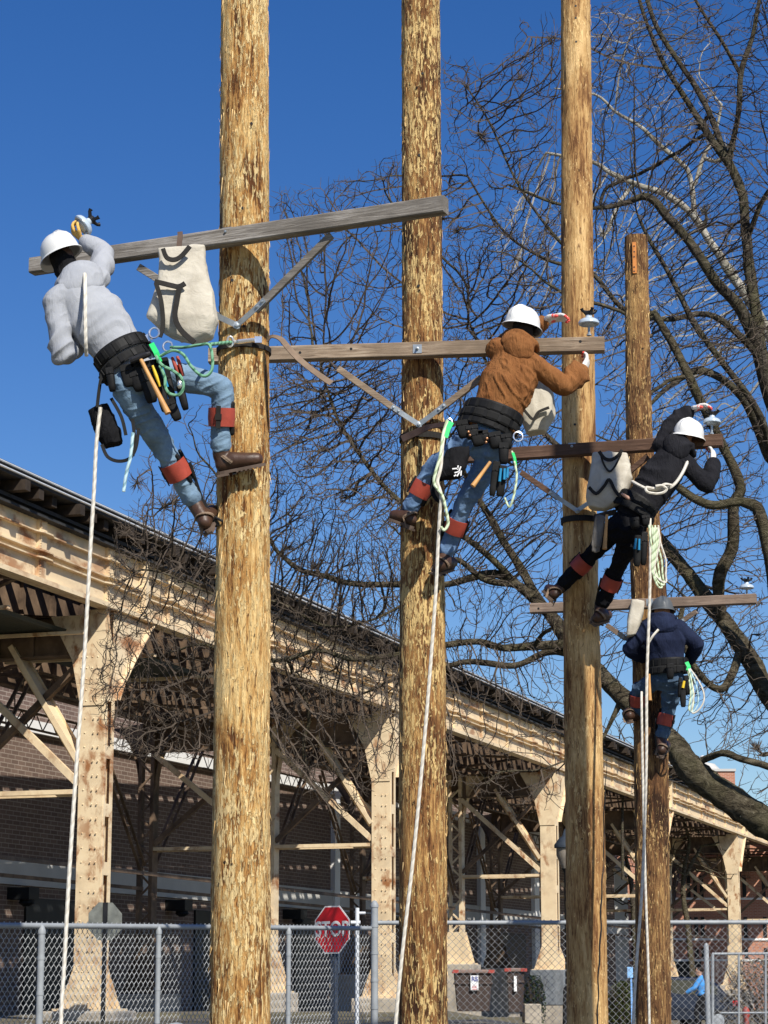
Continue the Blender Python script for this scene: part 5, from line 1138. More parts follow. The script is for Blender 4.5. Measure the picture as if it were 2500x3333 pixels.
rope('bleached_strap', [(287, 935, 14.4), (282, 985, 14.38), (273, 1022, 14.38), (267, 1062, 14.38)], .011, M['rblue'], 'pale blue-green strap end hanging under the plain black bucket pouch', 'strap')
# ---------------------------------------------------------------- person 2: tan jacket
Y2 = 17.4
J = dict(LS=V(1074, 757, 17.38), RS=V(1164, 796, 17.30), LE=V(1108, 728, 17.62), LW=V(1174, 697, 17.62), RE=V(1220, 836, 17.38), RW=V(1257, 801, 17.50), neck=V(1127, 744, 17.38), head=V(1130, 706, 17.42),
         LH=V(1022, 946, 17.38), RH=V(1072, 966, 17.30), LK=V(928, 1022, 17.66), RK=V(1002, 1090, 17.58), LA=V(882, 1106, 17.76), RA=V(962, 1198, 17.78), hup=(.13, -.02, .97), hf=(.55, .8, -.1), hem=.09)
palB = dict(skin=M['skin'], top=fabric('tan_duck_canvas', (.29, .125, .045), (.20, .08, .028), wr=.6), legs=jeans('blue_denim', (.16, .26, .42), (.05, .095, .20)), seed=7.0, topname='jacket')
p2, f2 = person('worker in a tan hooded jacket reaching for an insulator at the brown splintered pole', V(1062, 925, Y2), J, palB, fold=.017, fdir=(-.6, 0, .75), tors=(1.2, 1.15), arms=(.088, .080, .068))
hardhat(p2, V(1128, 703, 17.40), (.14, -.03, .98), (.6, .75, -.15), .146)
mb = MB(); q_ = Vector(J['hup']); mb.ball(J['head'] - Vector((0, .02, .02)), Vector((.088, 0, 0)), Vector((0, .105, 0)), Vector((0, 0, .115)), n=16); mb.build('hair', simple('black_hair', (.015, .012, .011), .8), p2, smooth=True)
mb = MB(); mb.ball(V(1158, 716, 17.42), Vector((.04, 0, 0)), Vector((0, .08, 0)), Vector((0, 0, .035))); mb.build('safety_glasses', M['blackrub'], p2, smooth=True)
hand(p2, J['LW'] + (J['LW'] - J['LE']).normalized() * .0, V(1212, 683, 17.58) - J['LW'], (.3, -.3, -.9), -1, M['glove'], .5, 1.35, M['gred'])
hand(p2, J['RW'], V(1271, 778, 17.56) - J['RW'], (-.2, .3, .4), -1, M['glove'], .75, 1.3, M['gred'])
beltring(p2, V(1066, 893, 17.36), f2['up'], f2['side'], .232, .188, .042); bo, bat = beltring(p2, V(1057, 911, 17.36), f2['up'], f2['side'], .238, .192, .036, 'body_belt', M['beltg'])
beltring(p2, V(1050, 926, 17.36), f2['up'], f2['side'], .226, .182, .030, 'pouch_belt')
HL, TL = V(893, 1138, 17.72), V(842, 1120, 17.82); HRr, TRr = V(940, 1235, 17.66), V(978, 1222, 17.90)
boot(p2, J['LA'], HL, TL, J['LK']); climber(p2, J['LK'], J['LA'], HL, TL, (.9, .3, 0), .40, .089, (-1, -.3, 0)); boot(p2, J['RA'], HRr, TRr, J['RK']); climber(p2, J['RK'], J['RA'], HRr, TRr, (-.9, .3, 0), .42, .089, (1, -.4, 0))
mb = MB(); torus_ring(mb, V(1119, 943, 17.2), (.1, -1, .1), .036, .038, .0065); mb.build('belt_ring', M['alu'], p2, smooth=True)
mb = MB(); torus_ring(mb, V(971, 912, 17.22), (.1, -1, .1), .02, .03, .006); mb.build('belt_ring', M['alu'], p2, smooth=True)
for (x, y, dx, dy, w_, h, m_) in ((1068, 1040, -10, 70, .034, .27, 'beltg'), (1083, 1045, -6, 60, .04, .24, 'beltg'), (1094, 965, 4, 30, .05, .12, 'belt'), (1020, 945, 4, 30, .06, .11, 'belt'), (1045, 955, 6, 30, .05, .1, 'belt'), (1070, 962, 6, 34, .06, .13, 'belt'), (1000, 938, 6, 34, .055, .14, 'beltg'), (1088, 990, 0, 40, .045, .17, 'belt'), (1032, 958, 6, 26, .06, .12, 'beltg')):
    y = y - 11 if y < 1000 else y - 6; a, b = V(x - dx / 2, y - dy / 2, 17.14), V(x + dx / 2, y + dy / 2, 17.14); pouch(p2, (a + b) / 2, a - b, w_, h, .032, M[m_])
for (x0, y0, x1, y1) in ((1082, 1012, 1079, 1040), (1090, 1012, 1089, 1036), (1097, 1010, 1095, 1032)):
    mb = MB(); mb.tube([V(x0, y0, 17.08), V(x1, y1, 17.08)], [.010, .012], 8); mb.build('tool_grip', M['blue'], p2, smooth=True)
for x, y in ((1015, 940), (1050, 955), (1052, 947), (1012, 933)):
    mb = MB(); mb.ball(V(x, y, 17.10), .011); mb.build('rivet_flower', simple('copper_stud', (.6, .3, .15), .3, .6), p2, smooth=True)
hammer(V(1059, 998, 17.12), V(1021, 1050, 17.08), 'hammer with a stubby orange handle slanting at the hip of the tan jacket', (1, 0, .4), head=False)
# black cloth bucket with white marks
t = thing('pouch_bucket', 'black cloth bucket pouch with white printed marks hanging under the tan jacket', 'pouch', V(980, 1000, 17.1)); mb = MB(); vs = []
for (x, y, hw, dk) in ((990, 968, 24, .07), (985, 990, 30, .09), (975, 1015, 34, .10), (968, 1034, 26, .07)):
    cc = V(x, y, 17.12); w_ = hw / pxm(x, y, 17.12)
    for j in range(n): a = 2 * math.pi * j / n; vs.append(cc + Vector((1, 0, .15)).normalized() * math.cos(a) * w_ + Vector((0, 1, 0)) * math.sin(a) * dk)
mb.add(vs, [(i * n + j, i * n + (j + 1) % n, (i + 1) * n + (j + 1) % n, (i + 1) * n + j) for i in range(3) for j in range(n)] + [tuple(range(n)), tuple(3 * n + j for j in range(n - 1, -1, -1))]); soft('bucket', mb, M['black'], t, vox=.01, sm=3, fold=.012, freq=7)
mb = MB()
for (x, y, a, L) in ((984, 1012, .1, .05), (989, 1010, 1.4, .035), (993, 1014, 1.2, .05), (986, 1020, .3, .03), (990, 1024, 1.0, .04), (996, 1022, 1.5, .04), (983, 1027, .6, .02)):
    q = V(x, y, 17.005); d_ = Vector((math.cos(a), 0, math.sin(a))); mb.beam(q - d_ * L / 2, q + d_ * L / 2, .01, .003, (0, -1, 0))
mb.build('white_marks', M['signwhite'], t)
mb = MB(); ribbon(mb, smoothpts([V(939, 1030, 17.1), V(936, 1060, 17.05), V(950, 1080, 17.02), V(962, 1072, 17.03)]), .05, .01, (0, -1, 0)); mb.build('flap', M['black'], t)
rope('hand_line', [(962, 925, 17.12), (956, 960, 17.02), (952, 1010, 16.98), (945, 1040, 16.97), (953, 1070, 16.96), (950, 1110, 16.98), (946, 1180, 17.0), (940, 1300, 17.0), (920, 1560, 17.0), (895, 1830, 17.0), (870, 2050, 17.0), (853, 2230, 17.0), (825, 2600, 17)], .0140, M['rope'], 'grey-white rope hanging from the tan jacket in front of the brown splintered pole', 'rope', group='hand lines hanging from the workers')
rope('lime_rope', [(966, 908, 17.1), (957, 940, 17.03), (951, 985, 16.97), (941, 1020, 16.95), (938, 1045, 16.95), (955, 1070, 16.94), (963, 1100, 16.95), (968, 1130, 16.96), (960, 1145, 16.96), (952, 1138, 16.96)], .012, M['rlime'], 'pale green rope knotted round the hand line under the tan jacket', 'rope')
rope('green_rope', [(1106, 975, 17.1), (1112, 1000, 17.05), (1116, 1030, 17.04), (1110, 1070, 17.04), (1100, 1095, 17.05), (1090, 1075, 17.05)], .009, M['rlime'], 'thin green rope loop beside the tool pouches of the tan jacket', 'rope')
mb = MB(); ribbon(mb, [V(975, 912, 17.1), V(968, 925, 17.06), V(962, 945, 17.05)], .04, .006, (0, -1, 0)); mb.build('green_clip', M['hgreen'], p2)
mb = MB(); ribbon(mb, [V(1108, 978, 17.08), V(1112, 990, 17.05), V(1114, 1005, 17.05)], .02, .006, (0, -1, 0)); mb.build('green_clip', M['hgreen'], p2)
c, r = PZ[1](P(900, 935, 18).z); t = thing('positioning_strap', 'dark leather strap from the tan jacket belt round the brown splintered pole', 'strap', V(900, 930, 17.8))
mb = MB(); z = V(900, 936, 17.8).z; q = [Vector((c.x + (r + .012) * math.cos(a), c.y + (r + .012) * math.sin(a), z)) for a in [math.pi * 2 * i / 40 for i in range(41)]]
for i in range(40): mb.beam(q[i], q[i + 1], .01, .05)
mb.build('pole_loop', M['web'], t); mb = MB(); ribbon(mb, smoothpts([V(868, 948, 17.80), V(890, 938, 17.78), V(920, 925, 17.72), V(950, 918, 17.5), V(985, 915, 17.3)]), .055, .008, (.1, -1, .1)); mb.build('leather_band', simple('dark_leather', (.05, .03, .025), .6), t)
# ---------------------------------------------------------------- person 3: black hoodie
J = dict(LS=V(1428, 962, 20.35), RS=V(1488, 1008, 20.22), LE=V(1452, 914, 20.42), LW=V(1490, 888, 20.46), RE=V(1526, 1050, 20.22), RW=V(1540, 999, 20.34), neck=V(1472, 966, 20.32), head=V(1480, 936, 20.36),
         LH=V(1334, 1136, 20.32), RH=V(1366, 1150, 20.24), LK=V(1283, 1192, 20.62), RK=V(1336, 1222, 20.50), LA=V(1212, 1266, 20.80), RA=V(1298, 1310, 20.72), hup=(.15, -.1, .95), hf=(.5, .8, -.2), hem=.06)
palC = dict(skin=M['skin'], top=fabric('black_fleece', (.022, .022, .026), (.012, .012, .015), wr=.45), legs=fabric('black_trousers', (.012, .012, .014), (.007, .007, .009)), seed=11.0, legname='trousers')
p3, f3 = person('worker in a black hoodie and black trousers beside the smooth pole', V(1365, 1110, 20.3), J, palC, fold=.010, fdir=(-.7, 0, .6), arms=(.084, .072, .060))
hardhat(p3, V(1487, 941, 20.33), (.16, -.12, .96), (.5, .75, -.25), .148)
hand(p3, J['LW'], V(1516, 877, 20.42) - J['LW'], (.4, -.2, -.8), -1, M['glove'], .6, 1.35, M['gred']); hand(p3, J['RW'], V(1541, 977, 20.38) - J['RW'], (-.3, .3, .3), -1, M['glove'], .8, 1.3, M['gred'])
beltring(p3, V(1376, 1088, 20.28), f3['up'], f3['side'], .19, .155, .045); beltring(p3, V(1368, 1106, 20.28), f3['up'], f3['side'], .205, .165, .035, 'body_belt', M['beltg'])
mb = MB(); mb.limb([V(1344, 1067, 20.17), V(1356, 1075, 20.15), V(1366, 1081, 20.15)], [.012, .018, .010], n=10); mb.build('bare_waist', M['skin'], p3, smooth=True)
HL, TL = V(1194, 1295, 20.72), V(1178, 1276, 20.92); HRr, TRr = V(1282, 1344, 20.66), V(1314, 1334, 20.84)
boot(p3, J['LA'], HL, TL, J['LK']); climber(p3, J['LK'], J['LA'], HL, TL, (.8, .5, 0), .38, .089, (-1, .2, .5)); boot(p3, J['RA'], HRr, TRr, J['RK']); climber(p3, J['RK'], J['RA'], HRr, TRr, (-.8, .4, 0), .42, .089, (1, -.2, 0))
for (x, y, dx, dy, w_, h, m_) in ((1377, 1190, -2, 60, .04, .28, 'beltg'), (1391, 1185, -2, 66, .034, .3, 'belt'), (1371, 1130, 4, 26, .05, .1, 'belt'), (1395, 1125, 2, 24, .045, .1, 'belt')):
    a, b = V(x - dx / 2, y - dy / 2, 20.06), V(x + dx / 2, y + dy / 2, 20.06); pouch(p3, (a + b) / 2, a - b, w_, h, .034, M[m_])
for (x0, y0, x1, y1) in ((1374, 1163, 1371, 1186), (1381, 1164, 1380, 1188)):
    mb = MB(); mb.tube([V(x0, y0, 20.01), V(x1, y1, 20.01)], [.010, .012], 8); mb.build('tool_grip', M['blue'], p3, smooth=True)
t = thing('hanging_glove', 'grey work glove hanging left of the hip of the worker in black', 'glove', V(1292, 1150, 20.1)); mb = MB(); mb.limb([V(1296, 1116, 20.1), V(1292, 1150, 20.1), V(1287, 1180, 20.1)], [.045, .05, .045], [.02, .025, .02], (1, 0, 0)); 
for i in range(4): mb.limb([V(1281 + i * 4.4, 1176, 20.1), V(1280 + i * 4.4, 1190 + (2 if i in (1, 2) else 0), 20.1)], .011, n=8)
soft('cloth', mb, fabric('grey_glove_cloth', (.20, .185, .165), (.12, .11, .10)), t, vox=.006, sm=2, fold=.004, freq=14)
hammer(V(1311, 1112, 20.08), V(1306, 1186, 20.05), 'thin brown tool handle hanging beside the grey glove', (1, 0, 0), head=False)
rope('back_rope', [(1487, 993, 20.18), (1476, 1018, 20.06), (1462, 1040, 20.02), (1448, 1052, 20.0), (1434, 1055, 19.99), (1418, 1058, 19.99), (1398, 1056, 20.0), (1380, 1048, 20.02), (1366, 1040, 20.12)], .0145, M['rope'], 'white rope slung across the black hoodie and knotted in the middle', 'rope')
rope('rope_knot', [(1450, 1048, 19.97), (1436, 1046, 19.95), (1425, 1052, 19.95), (1412, 1055, 19.95), (1396, 1053, 19.95), (1398, 1062, 19.94), (1415, 1066, 19.94), (1432, 1064, 19.94), (1440, 1056, 19.94), (1430, 1049, 19.93), (1416, 1050, 19.93)], .013, M['rope'], 'bulky knot in the white rope on the back of the black hoodie', 'rope')
rope('hand_line', [(1404, 1120, 20.05), (1405, 1200, 20.0), (1403, 1300, 20.0), (1397, 1480, 20.0), (1396, 1650, 20.0), (1388, 1900, 20.0), (1375, 2080, 20.0), (1367, 2230, 20.0), (1355, 2600, 20)], .0135, M['rope'], 'left rope of the pair crossing the navy jacket, hung from the worker in black', 'rope', group='hand lines hanging from the workers')
for i, (dx, m_) in enumerate(((0, 'rlime'), (7, 'rlime'), (14, 'rope'), (-6, 'rlime'))):
    rope('coiled_rope', [(1408 + dx, 1135, 20.03), (1412 + dx, 1170, 20.0), (1420 + dx * 1.3, 1210, 20.0), (1424 + dx, 1240, 20.0), (1430 + dx * .6, 1268 - i * 5, 20.0), (1420 + dx * .3, 1264 - i * 6, 19.99), (1410 + dx * .2, 1235, 19.99), (1412 + dx * .5, 1200, 19.99), (1417 + dx * .6, 1165, 20.0), (1414 + dx * .4, 1140, 20.02)], .009, M[m_],
         ('innermost pale green rope loop bunched at the hip of the worker in black', 'pale green rope loop just right of the innermost one at the black trousers', 'outermost white rope loop of the bunch beside the black trousers', 'pale green rope loop nearest the tool pouches of the worker in black')[i], 'rope', group='rope loops at the hip of the worker in black')
c, r = PZ[2](P(1250, 1118, 21).z); t = thing('positioning_strap', 'black strap from the worker in black round the smooth pole', 'strap', V(1250, 1115, 20.8)); mb = MB(); z = V(1250, 1117, 20.8).z; q = [Vector((c.x + (r + .012) * math.cos(a), c.y + (r + .012) * math.sin(a), z)) for a in [math.pi * 2 * i / 40 for i in range(41)]]
for i in range(40): mb.beam(q[i], q[i + 1], .012, .055)
mb.build('pole_loop', M['web'], t); mb = MB(); ribbon(mb, [V(1282, 1117, 20.85), V(1310, 1110, 20.5), V(1330, 1106, 20.3)], .055, .01, (0, -1, 0)); mb.build('belt_end', M['web'], t)
# ---------------------------------------------------------------- person 4: navy jacket
J = dict(LS=V(1402, 1352, 23.52), RS=V(1468, 1356, 23.48), LE=V(1360, 1402, 23.62), LW=V(1392, 1420, 23.86), RE=V(1506, 1392, 23.5), RW=V(1490, 1424, 23.70), neck=V(1432, 1340, 23.52), head=V(1430, 1320, 23.60),
         LH=V(1424, 1462, 23.56), RH=V(1456, 1462, 23.52), LK=V(1378, 1494, 23.78), RK=V(1444, 1530, 23.70), LA=V(1378, 1545, 23.9), RA=V(1428, 1594, 23.72), hup=(.0, .1, .97), hf=(0, 1, -.2), hem=.03)
palD = dict(skin=M['skin'], top=fabric('navy_cloth', (.020, .028, .062), (.011, .015, .035), wr=.35), legs=jeans('dark_denim', (.085, .135, .20), (.025, .045, .085)), seed=17.0, topname='jacket')
p4, f4 = person('worker in a navy hooded jacket and dark jeans on the darkest pole', V(1440, 1440, 23.5), J, palD, fold=.011, fdir=(-.3, 0, .8), arms=(.085, .078, .064), tors=(1.12, 1.05))
hardhat(p4, V(1431, 1318, 23.58), (.02, .05, .98), (0, 1, -.3), .135, simple('grey_hard_hat', (.085, .095, .105), .45, 0, .1, 3, 0))
beltring(p4, V(1444, 1432, 23.52), f4['up'], f4['side'], .195, .155, .045); beltring(p4, V(1444, 1448, 23.52), f4['up'], f4['side'], .205, .16, .04, 'body_belt', M['beltg'])
hand(p4, J['RW'], J['RW'] - J['RE'], (-.5, .3, 0), -1, M['glove'], .9, 1.0); hand(p4, J['LW'], J['LW'] - J['LE'], (.5, .3, 0), 1, M['glove'], .9, 1.0)
HL, TL = V(1362, 1556, 23.78), V(1352, 1548, 24.0); HRr, TRr = V(1426, 1632, 23.62), V(1440, 1612, 23.86)
boot(p4, J['LA'], HL, TL, J['LK']); climber(p4, J['LK'], J['LA'], HL, TL, (1, .2, 0), .35, .087, (-1, 0, 0)); boot(p4, J['RA'], HRr, TRr, J['RK']); climber(p4, J['RK'], J['RA'], HRr, TRr, (-1, .3, 0), .40, .087, (1, -.6, 0))
for (x, y, dx, dy, w_, h, m_) in ((1475, 1500, 2, 50, .036, .26, 'beltg'), (1484, 1480, 4, 40, .03, .2, 'belt'), (1468, 1485, -3, 46, .018, .2, 'belt'), (1448, 1450, 0, 36, .045, .16, 'belt')):
    a, b = V(x - dx / 2, y - dy / 2, 23.3), V(x + dx / 2, y + dy / 2, 23.3); pouch(p4, (a + b) / 2, a - b, w_, h, .034, M[m_])
mb = MB(); mb.tube([V(1478, 1471, 23.26), V(1475, 1486, 23.26)], [.014, .016], 8); mb.build('tool_grip', M['yel'], p4, smooth=True)
hammer(V(1402, 1456, 23.28), V(1404, 1513, 23.26), 'hammer with an upright orange handle at the left hip of the navy jacket', (1, 0, 0), head=False)
rope('back_rope', [(1422, 1360, 23.28), (1410, 1374, 23.26), (1400, 1390, 23.28)], .013, M['rope'], 'short slanting piece of white rope across the navy jacket', 'rope')
rope('hand_line', [(1386, 1495, 23.3), (1386, 1530, 23.2), (1388, 1650, 23.2), (1394, 1900, 23.2), (1400, 2080, 23.2), (1403, 2230, 23.2), (1408, 2600, 23.2)], .0135, M['rope'], 'right rope of the pair, hanging from the navy jacket down the darkest pole', 'rope', group='hand lines hanging from the workers')
for i, (dx, m_) in enumerate(((0, 'rlime'), (10, 'rblue'), (22, 'rope'))):
    rope('coiled_rope', [(1484, 1436, 23.3), (1492 + dx * .5, 1462, 23.26), (1496 + dx, 1490, 23.25), (1498 + dx, 1515, 23.25), (1494 + dx * .6, 1535, 23.25), (1488 + dx * .3, 1530 + i * 4, 23.25), (1492 + dx * .3, 1500, 23.25), (1488 + dx * .2, 1465, 23.27), (1486, 1440, 23.3)], .009, M[m_],
         ('innermost pale green rope loop at the hip of the navy jacket', 'pale blue middle rope loop at the hip of the navy jacket', 'outermost white rope loop at the hip of the navy jacket')[i], 'rope', group='rope loops at the hip of the navy jacket')
mb = MB(); ribbon(mb, [V(1483, 1430, 23.3), V(1488, 1440, 23.28), V(1486, 1448, 23.28)], .04, .006, (0, -1, 0)); mb.build('green_clip', M['hgreen'], p4)
# ---------------------------------------------------------------- far person in blue
YB = 66; k_ = lambda x, v, dy=0: P(x / KX, v / KX, YB + dy)
hd = k_(2279, 3158); gz = ground_z(hd.x, YB)
Z = lambda dx, dy, z: Vector((hd.x + dx, YB + dy, hd.z - 1.66 + z))
J = dict(LS=Z(-.05, -.17, 1.38), RS=Z(.05, .17, 1.38), LE=Z(-.22, -.2, 1.16), LW=Z(-.42, -.12, 1.03), RE=Z(.10, .2, 1.1), RW=Z(-.1, .18, 1.0), neck=Z(0.02, 0, 1.45), head=Z(-.03, 0, 1.62),
         LH=Z(.02, -.09, .9), RH=Z(.02, .09, .9), LK=Z(-.15, -.09, .52), RK=Z(.05, .09, .5), LA=Z(-.12, -.09, .1), RA=Z(.28, .09, .14), hup=(-.1, 0, 1), hf=(-1, 0, -.1), hem=.0)
palE = dict(skin=M['skin'], top=fabric('bright_blue_shirt', (.10, .36, .80), (.07, .27, .62)), legs=fabric('dark_trousers', (.02, .02, .022)), seed=2.0, topname='shirt', legname='trousers')
p5, f5 = person('distant walker in a bright blue shirt seen through the fence beside the dark car', (hd.x, YB, hd.z - 1.66), J, palE, hood=False, fold=.006)
mb = MB(); mb.ball(J['head'] + Vector((.02, 0, .05)), Vector((.105, 0, 0)), Vector((0, .09, 0)), Vector((0, 0, .085))); mb.build('hair', simple('dark_hair', (.02, .014, .01), .7), p5, smooth=True)
for A_, s_ in ((J['LA'], 0), (J['RA'], 0)): boot(p5, A_, A_ + Vector((.08, 0, -.08)), A_ + Vector((-.18, 0, -.08)), A_ + Vector((0, 0, .4)))
# ================================================================= bare winter trees
def inpoly(x, y, poly):
    c = False; j = len(poly) - 1
    for i in range(len(poly)):
        xi, yi = poly[i]; xj, yj = poly[j]
        if (yi > y) != (yj > y) and x < (xj - xi) * (y - yi) / (yj - yi + 1e-9) + xi: c = not c
        j = i
    return c
def tree(label, name, limbs, zones, mats, seed, step=.13, kill=.15, infl=2.2, twig=.0042, trunkbase=None, twigs=.6, wob=.30, tipgrow=1.0, expo=2.55, group=None):
    """limbs: hand-placed polylines [(x, y, Y, radius px)...]; the fine branching grows from them toward points scattered through the crown"""
    rnd = random.Random(seed); pos = []; par = []; rad0 = []
    for pts in limbs:
        P3 = [P(x, y, Y) for x, y, Y, r in pts]; rs = [r * .88 / pxm(x, y, Y) for x, y, Y, r in pts]; last = None
        if pos:     # join the limb to the nearest point already built
            best = min(range(len(pos)), key=lambda i: (pos[i] - P3[0]).length); last = best if (pos[best] - P3[0]).length < .9 else None
        q = smoothpts(P3, 8); rr_ = []
        for i in range(len(P3) - 1):
            for k in range(8): rr_.append(rs[i] + (rs[i + 1] - rs[i]) * k / 8)
        rr_.append(rs[-1])
        for i, p in enumerate(q):
            p = p + noise.noise_vector(p * 1.3 + Vector((seed, 0, 0))) * min(.10, rr_[i] * .55)
            if last is not None and (pos[last] - p).length < step * .5: continue
            pos.append(p); par.append(last if last is not None else -1); rad0.append(rr_[i]); last = len(pos) - 1
    nlimb = len(pos)
    att = []
    for poly, n, Ya, Yb in zones:
        xs = [p[0] for p in poly]; ys = [p[1] for p in poly]; k = 0; tries = 0
        while k < n and tries < n * 30:
            tries += 1
            x, y = rnd.uniform(min(xs), max(xs)), rnd.uniform(min(ys), max(ys))
            if not inpoly(x, y, poly): continue
            Y = rnd.uniform(Ya, Yb); p = P(x, y, Y)
            if noise.noise(p * .9 + Vector((seed, 7, 0))) < rnd.uniform(-.75, .05): continue
            att.append(p); k += 1
    alive = list(range(len(att))); tip = set()
    near = [(-1, 1e9)] * len(att); newn = list(range(len(pos)))
    for it in range(170):
        if not newn or not alive: break
        kd = kdtree.KDTree(len(newn))
        for i in newn: kd.insert(pos[i], i)
        kd.balance(); pull = {}
        nxt = []
        for a in alive:
            co, ix, ds = kd.find(att[a])
            if ds < near[a][1]: near[a] = (ix, ds)
            if near[a][1] > kill: nxt.append(a)
        alive = nxt
        for a in alive:
            ix, ds = near[a]
            if ds < infl: pull.setdefault(ix, Vector((0, 0, 0))).__iadd__((att[a] - pos[ix]).normalized())
        newn = []
        for ix, v in pull.items():
            if v.length < 1e-3: continue
            d = v.normalized() + noise.noise_vector(pos[ix] * 3.1) * wob + Vector((rnd.uniform(-1, 1), rnd.uniform(-1, 1), rnd.uniform(-1, 1))) * .2
            if par[ix] >= 0 and ix >= nlimb: d += (pos[ix] - pos[par[ix]]).normalized() * .55
            p = pos[ix] + d.normalized() * step
            pos.append(p); par.append(ix); rad0.append(0); newn.append(len(pos) - 1)
    # short side twigs
    N0 = len(pos)
    for i in range(nlimb, N0):
        if rnd.random() < twigs * .7:
            d = (pos[i] - pos[par[i]]).normalized(); sgn = Vector((rnd.uniform(-1, 1), rnd.uniform(-1, 1) * .6, rnd.uniform(-.6, 1))); dd = (d * .6 + sgn).normalized(); q = i; p = pos[i]
            for k in range(rnd.choice((1, 2, 2, 3))):
                dd = (dd + Vector((rnd.uniform(-.4, .4), rnd.uniform(-.4, .4), rnd.uniform(-.2, .5)))).normalized(); p = p + dd * rnd.uniform(.05, .10); pos.append(p); par.append(q); rad0.append(0); q = len(pos) - 1
    N = len(pos); ch = [[] for _ in range(N)]
    for i in range(N):
        if par[i] >= 0: ch[par[i]].append(i)
    acc = [0.0] * N; rad = [0.0] * N; order = sorted(range(N), key=lambda i: -i)
    for i in range(N - 1, -1, -1):
        r = max(twig, acc[i] ** (1 / expo)) if acc[i] else twig
        if i < nlimb: r = rad0[i]
        else: r = min(r, .05)
        rad[i] = r
        if par[i] >= 0 and par[i] < i: acc[par[i]] += r ** expo
    for i in range(nlimb, N):      # a shoot is never thicker than what bears it
        if rad[i] > rad[par[i]]: rad[i] = rad[par[i]]
    base = pos[0] if trunkbase is None else Vector(trunkbase)
    t = thing(name, label, 'tree', base, group)
    big, small = MB(), MB(); start = [i for i in range(N) if par[i] < 0]; stack = [(i, None) for i in start]
    while stack:
        i, pr = stack.pop(); path = [] if pr is None else [pr]; path.append(i)
        while ch[path[-1]]:
            c = sorted(ch[path[-1]], key=lambda j: -rad[j]); 
            lim = [j for j in c if j < nlimb and par[j] == path[-1]]
            nx_ = lim[0] if lim and path[-1] < nlimb else c[0]
            for j in c:
                if j != nx_: stack.append((j, path[-1]))
            path.append(nx_)
        if len(path) < 2: continue
        rs = [rad[j] for j in path]
        if pr is not None: rs[0] = min(rs[0], rs[1] * 1.25)
        rs[-1] *= .6; m_ = max(rs)
        if m_ > .035:
            # thick limbs get a lumpy, furrowed skin
            n_ = 28 if m_ > .07 else 10; b0 = len(big.v); pts = [pos[j] for j in path]; big.tube(pts, rs, n_)
            for vi_ in range(b0, len(big.v)):
                k = (vi_ - b0) // n_
                if k < len(pts):
                    v = big.v[vi_]; o = (v - pts[k]); a = .16 * noise.noise(v * 2.2) + .30 * abs(noise.noise(Vector((v.x * 5, v.y * 8, v.z * 8))))
                    big.v[vi_] = pts[k] + o * (.93 + a * .8)
        else: small.tube([pos[j] for j in path], rs, 3, False)
    big.build('limbs', mats[0], t, smooth=True, fix=False); small.build('twigs', mats[1], t, fix=False)
    return t, N
barkA = bark('grey_brown_bark', (.025, .02, .014), (.125, .103, .068), (.28, .245, .17), 9.0, 1.0)
twA = simple('twig_bark', (.09, .071, .055), .9, 0, .35, 2.5, 0, spec=.1)
barkB = bark('dark_bark', (.02, .017, .014), (.085, .071, .055), (.2, .175, .135), 9.0, .8)
twC = simple('pale_bark', (.25, .235, .205), .8, 0, .35, 3.5, 0, spec=.1); barkC = bark('mottled_pale_bark', (.12, .10, .08), (.34, .32, .27), (.58, .55, .49), 5.0, .3)
Yt = 34.0
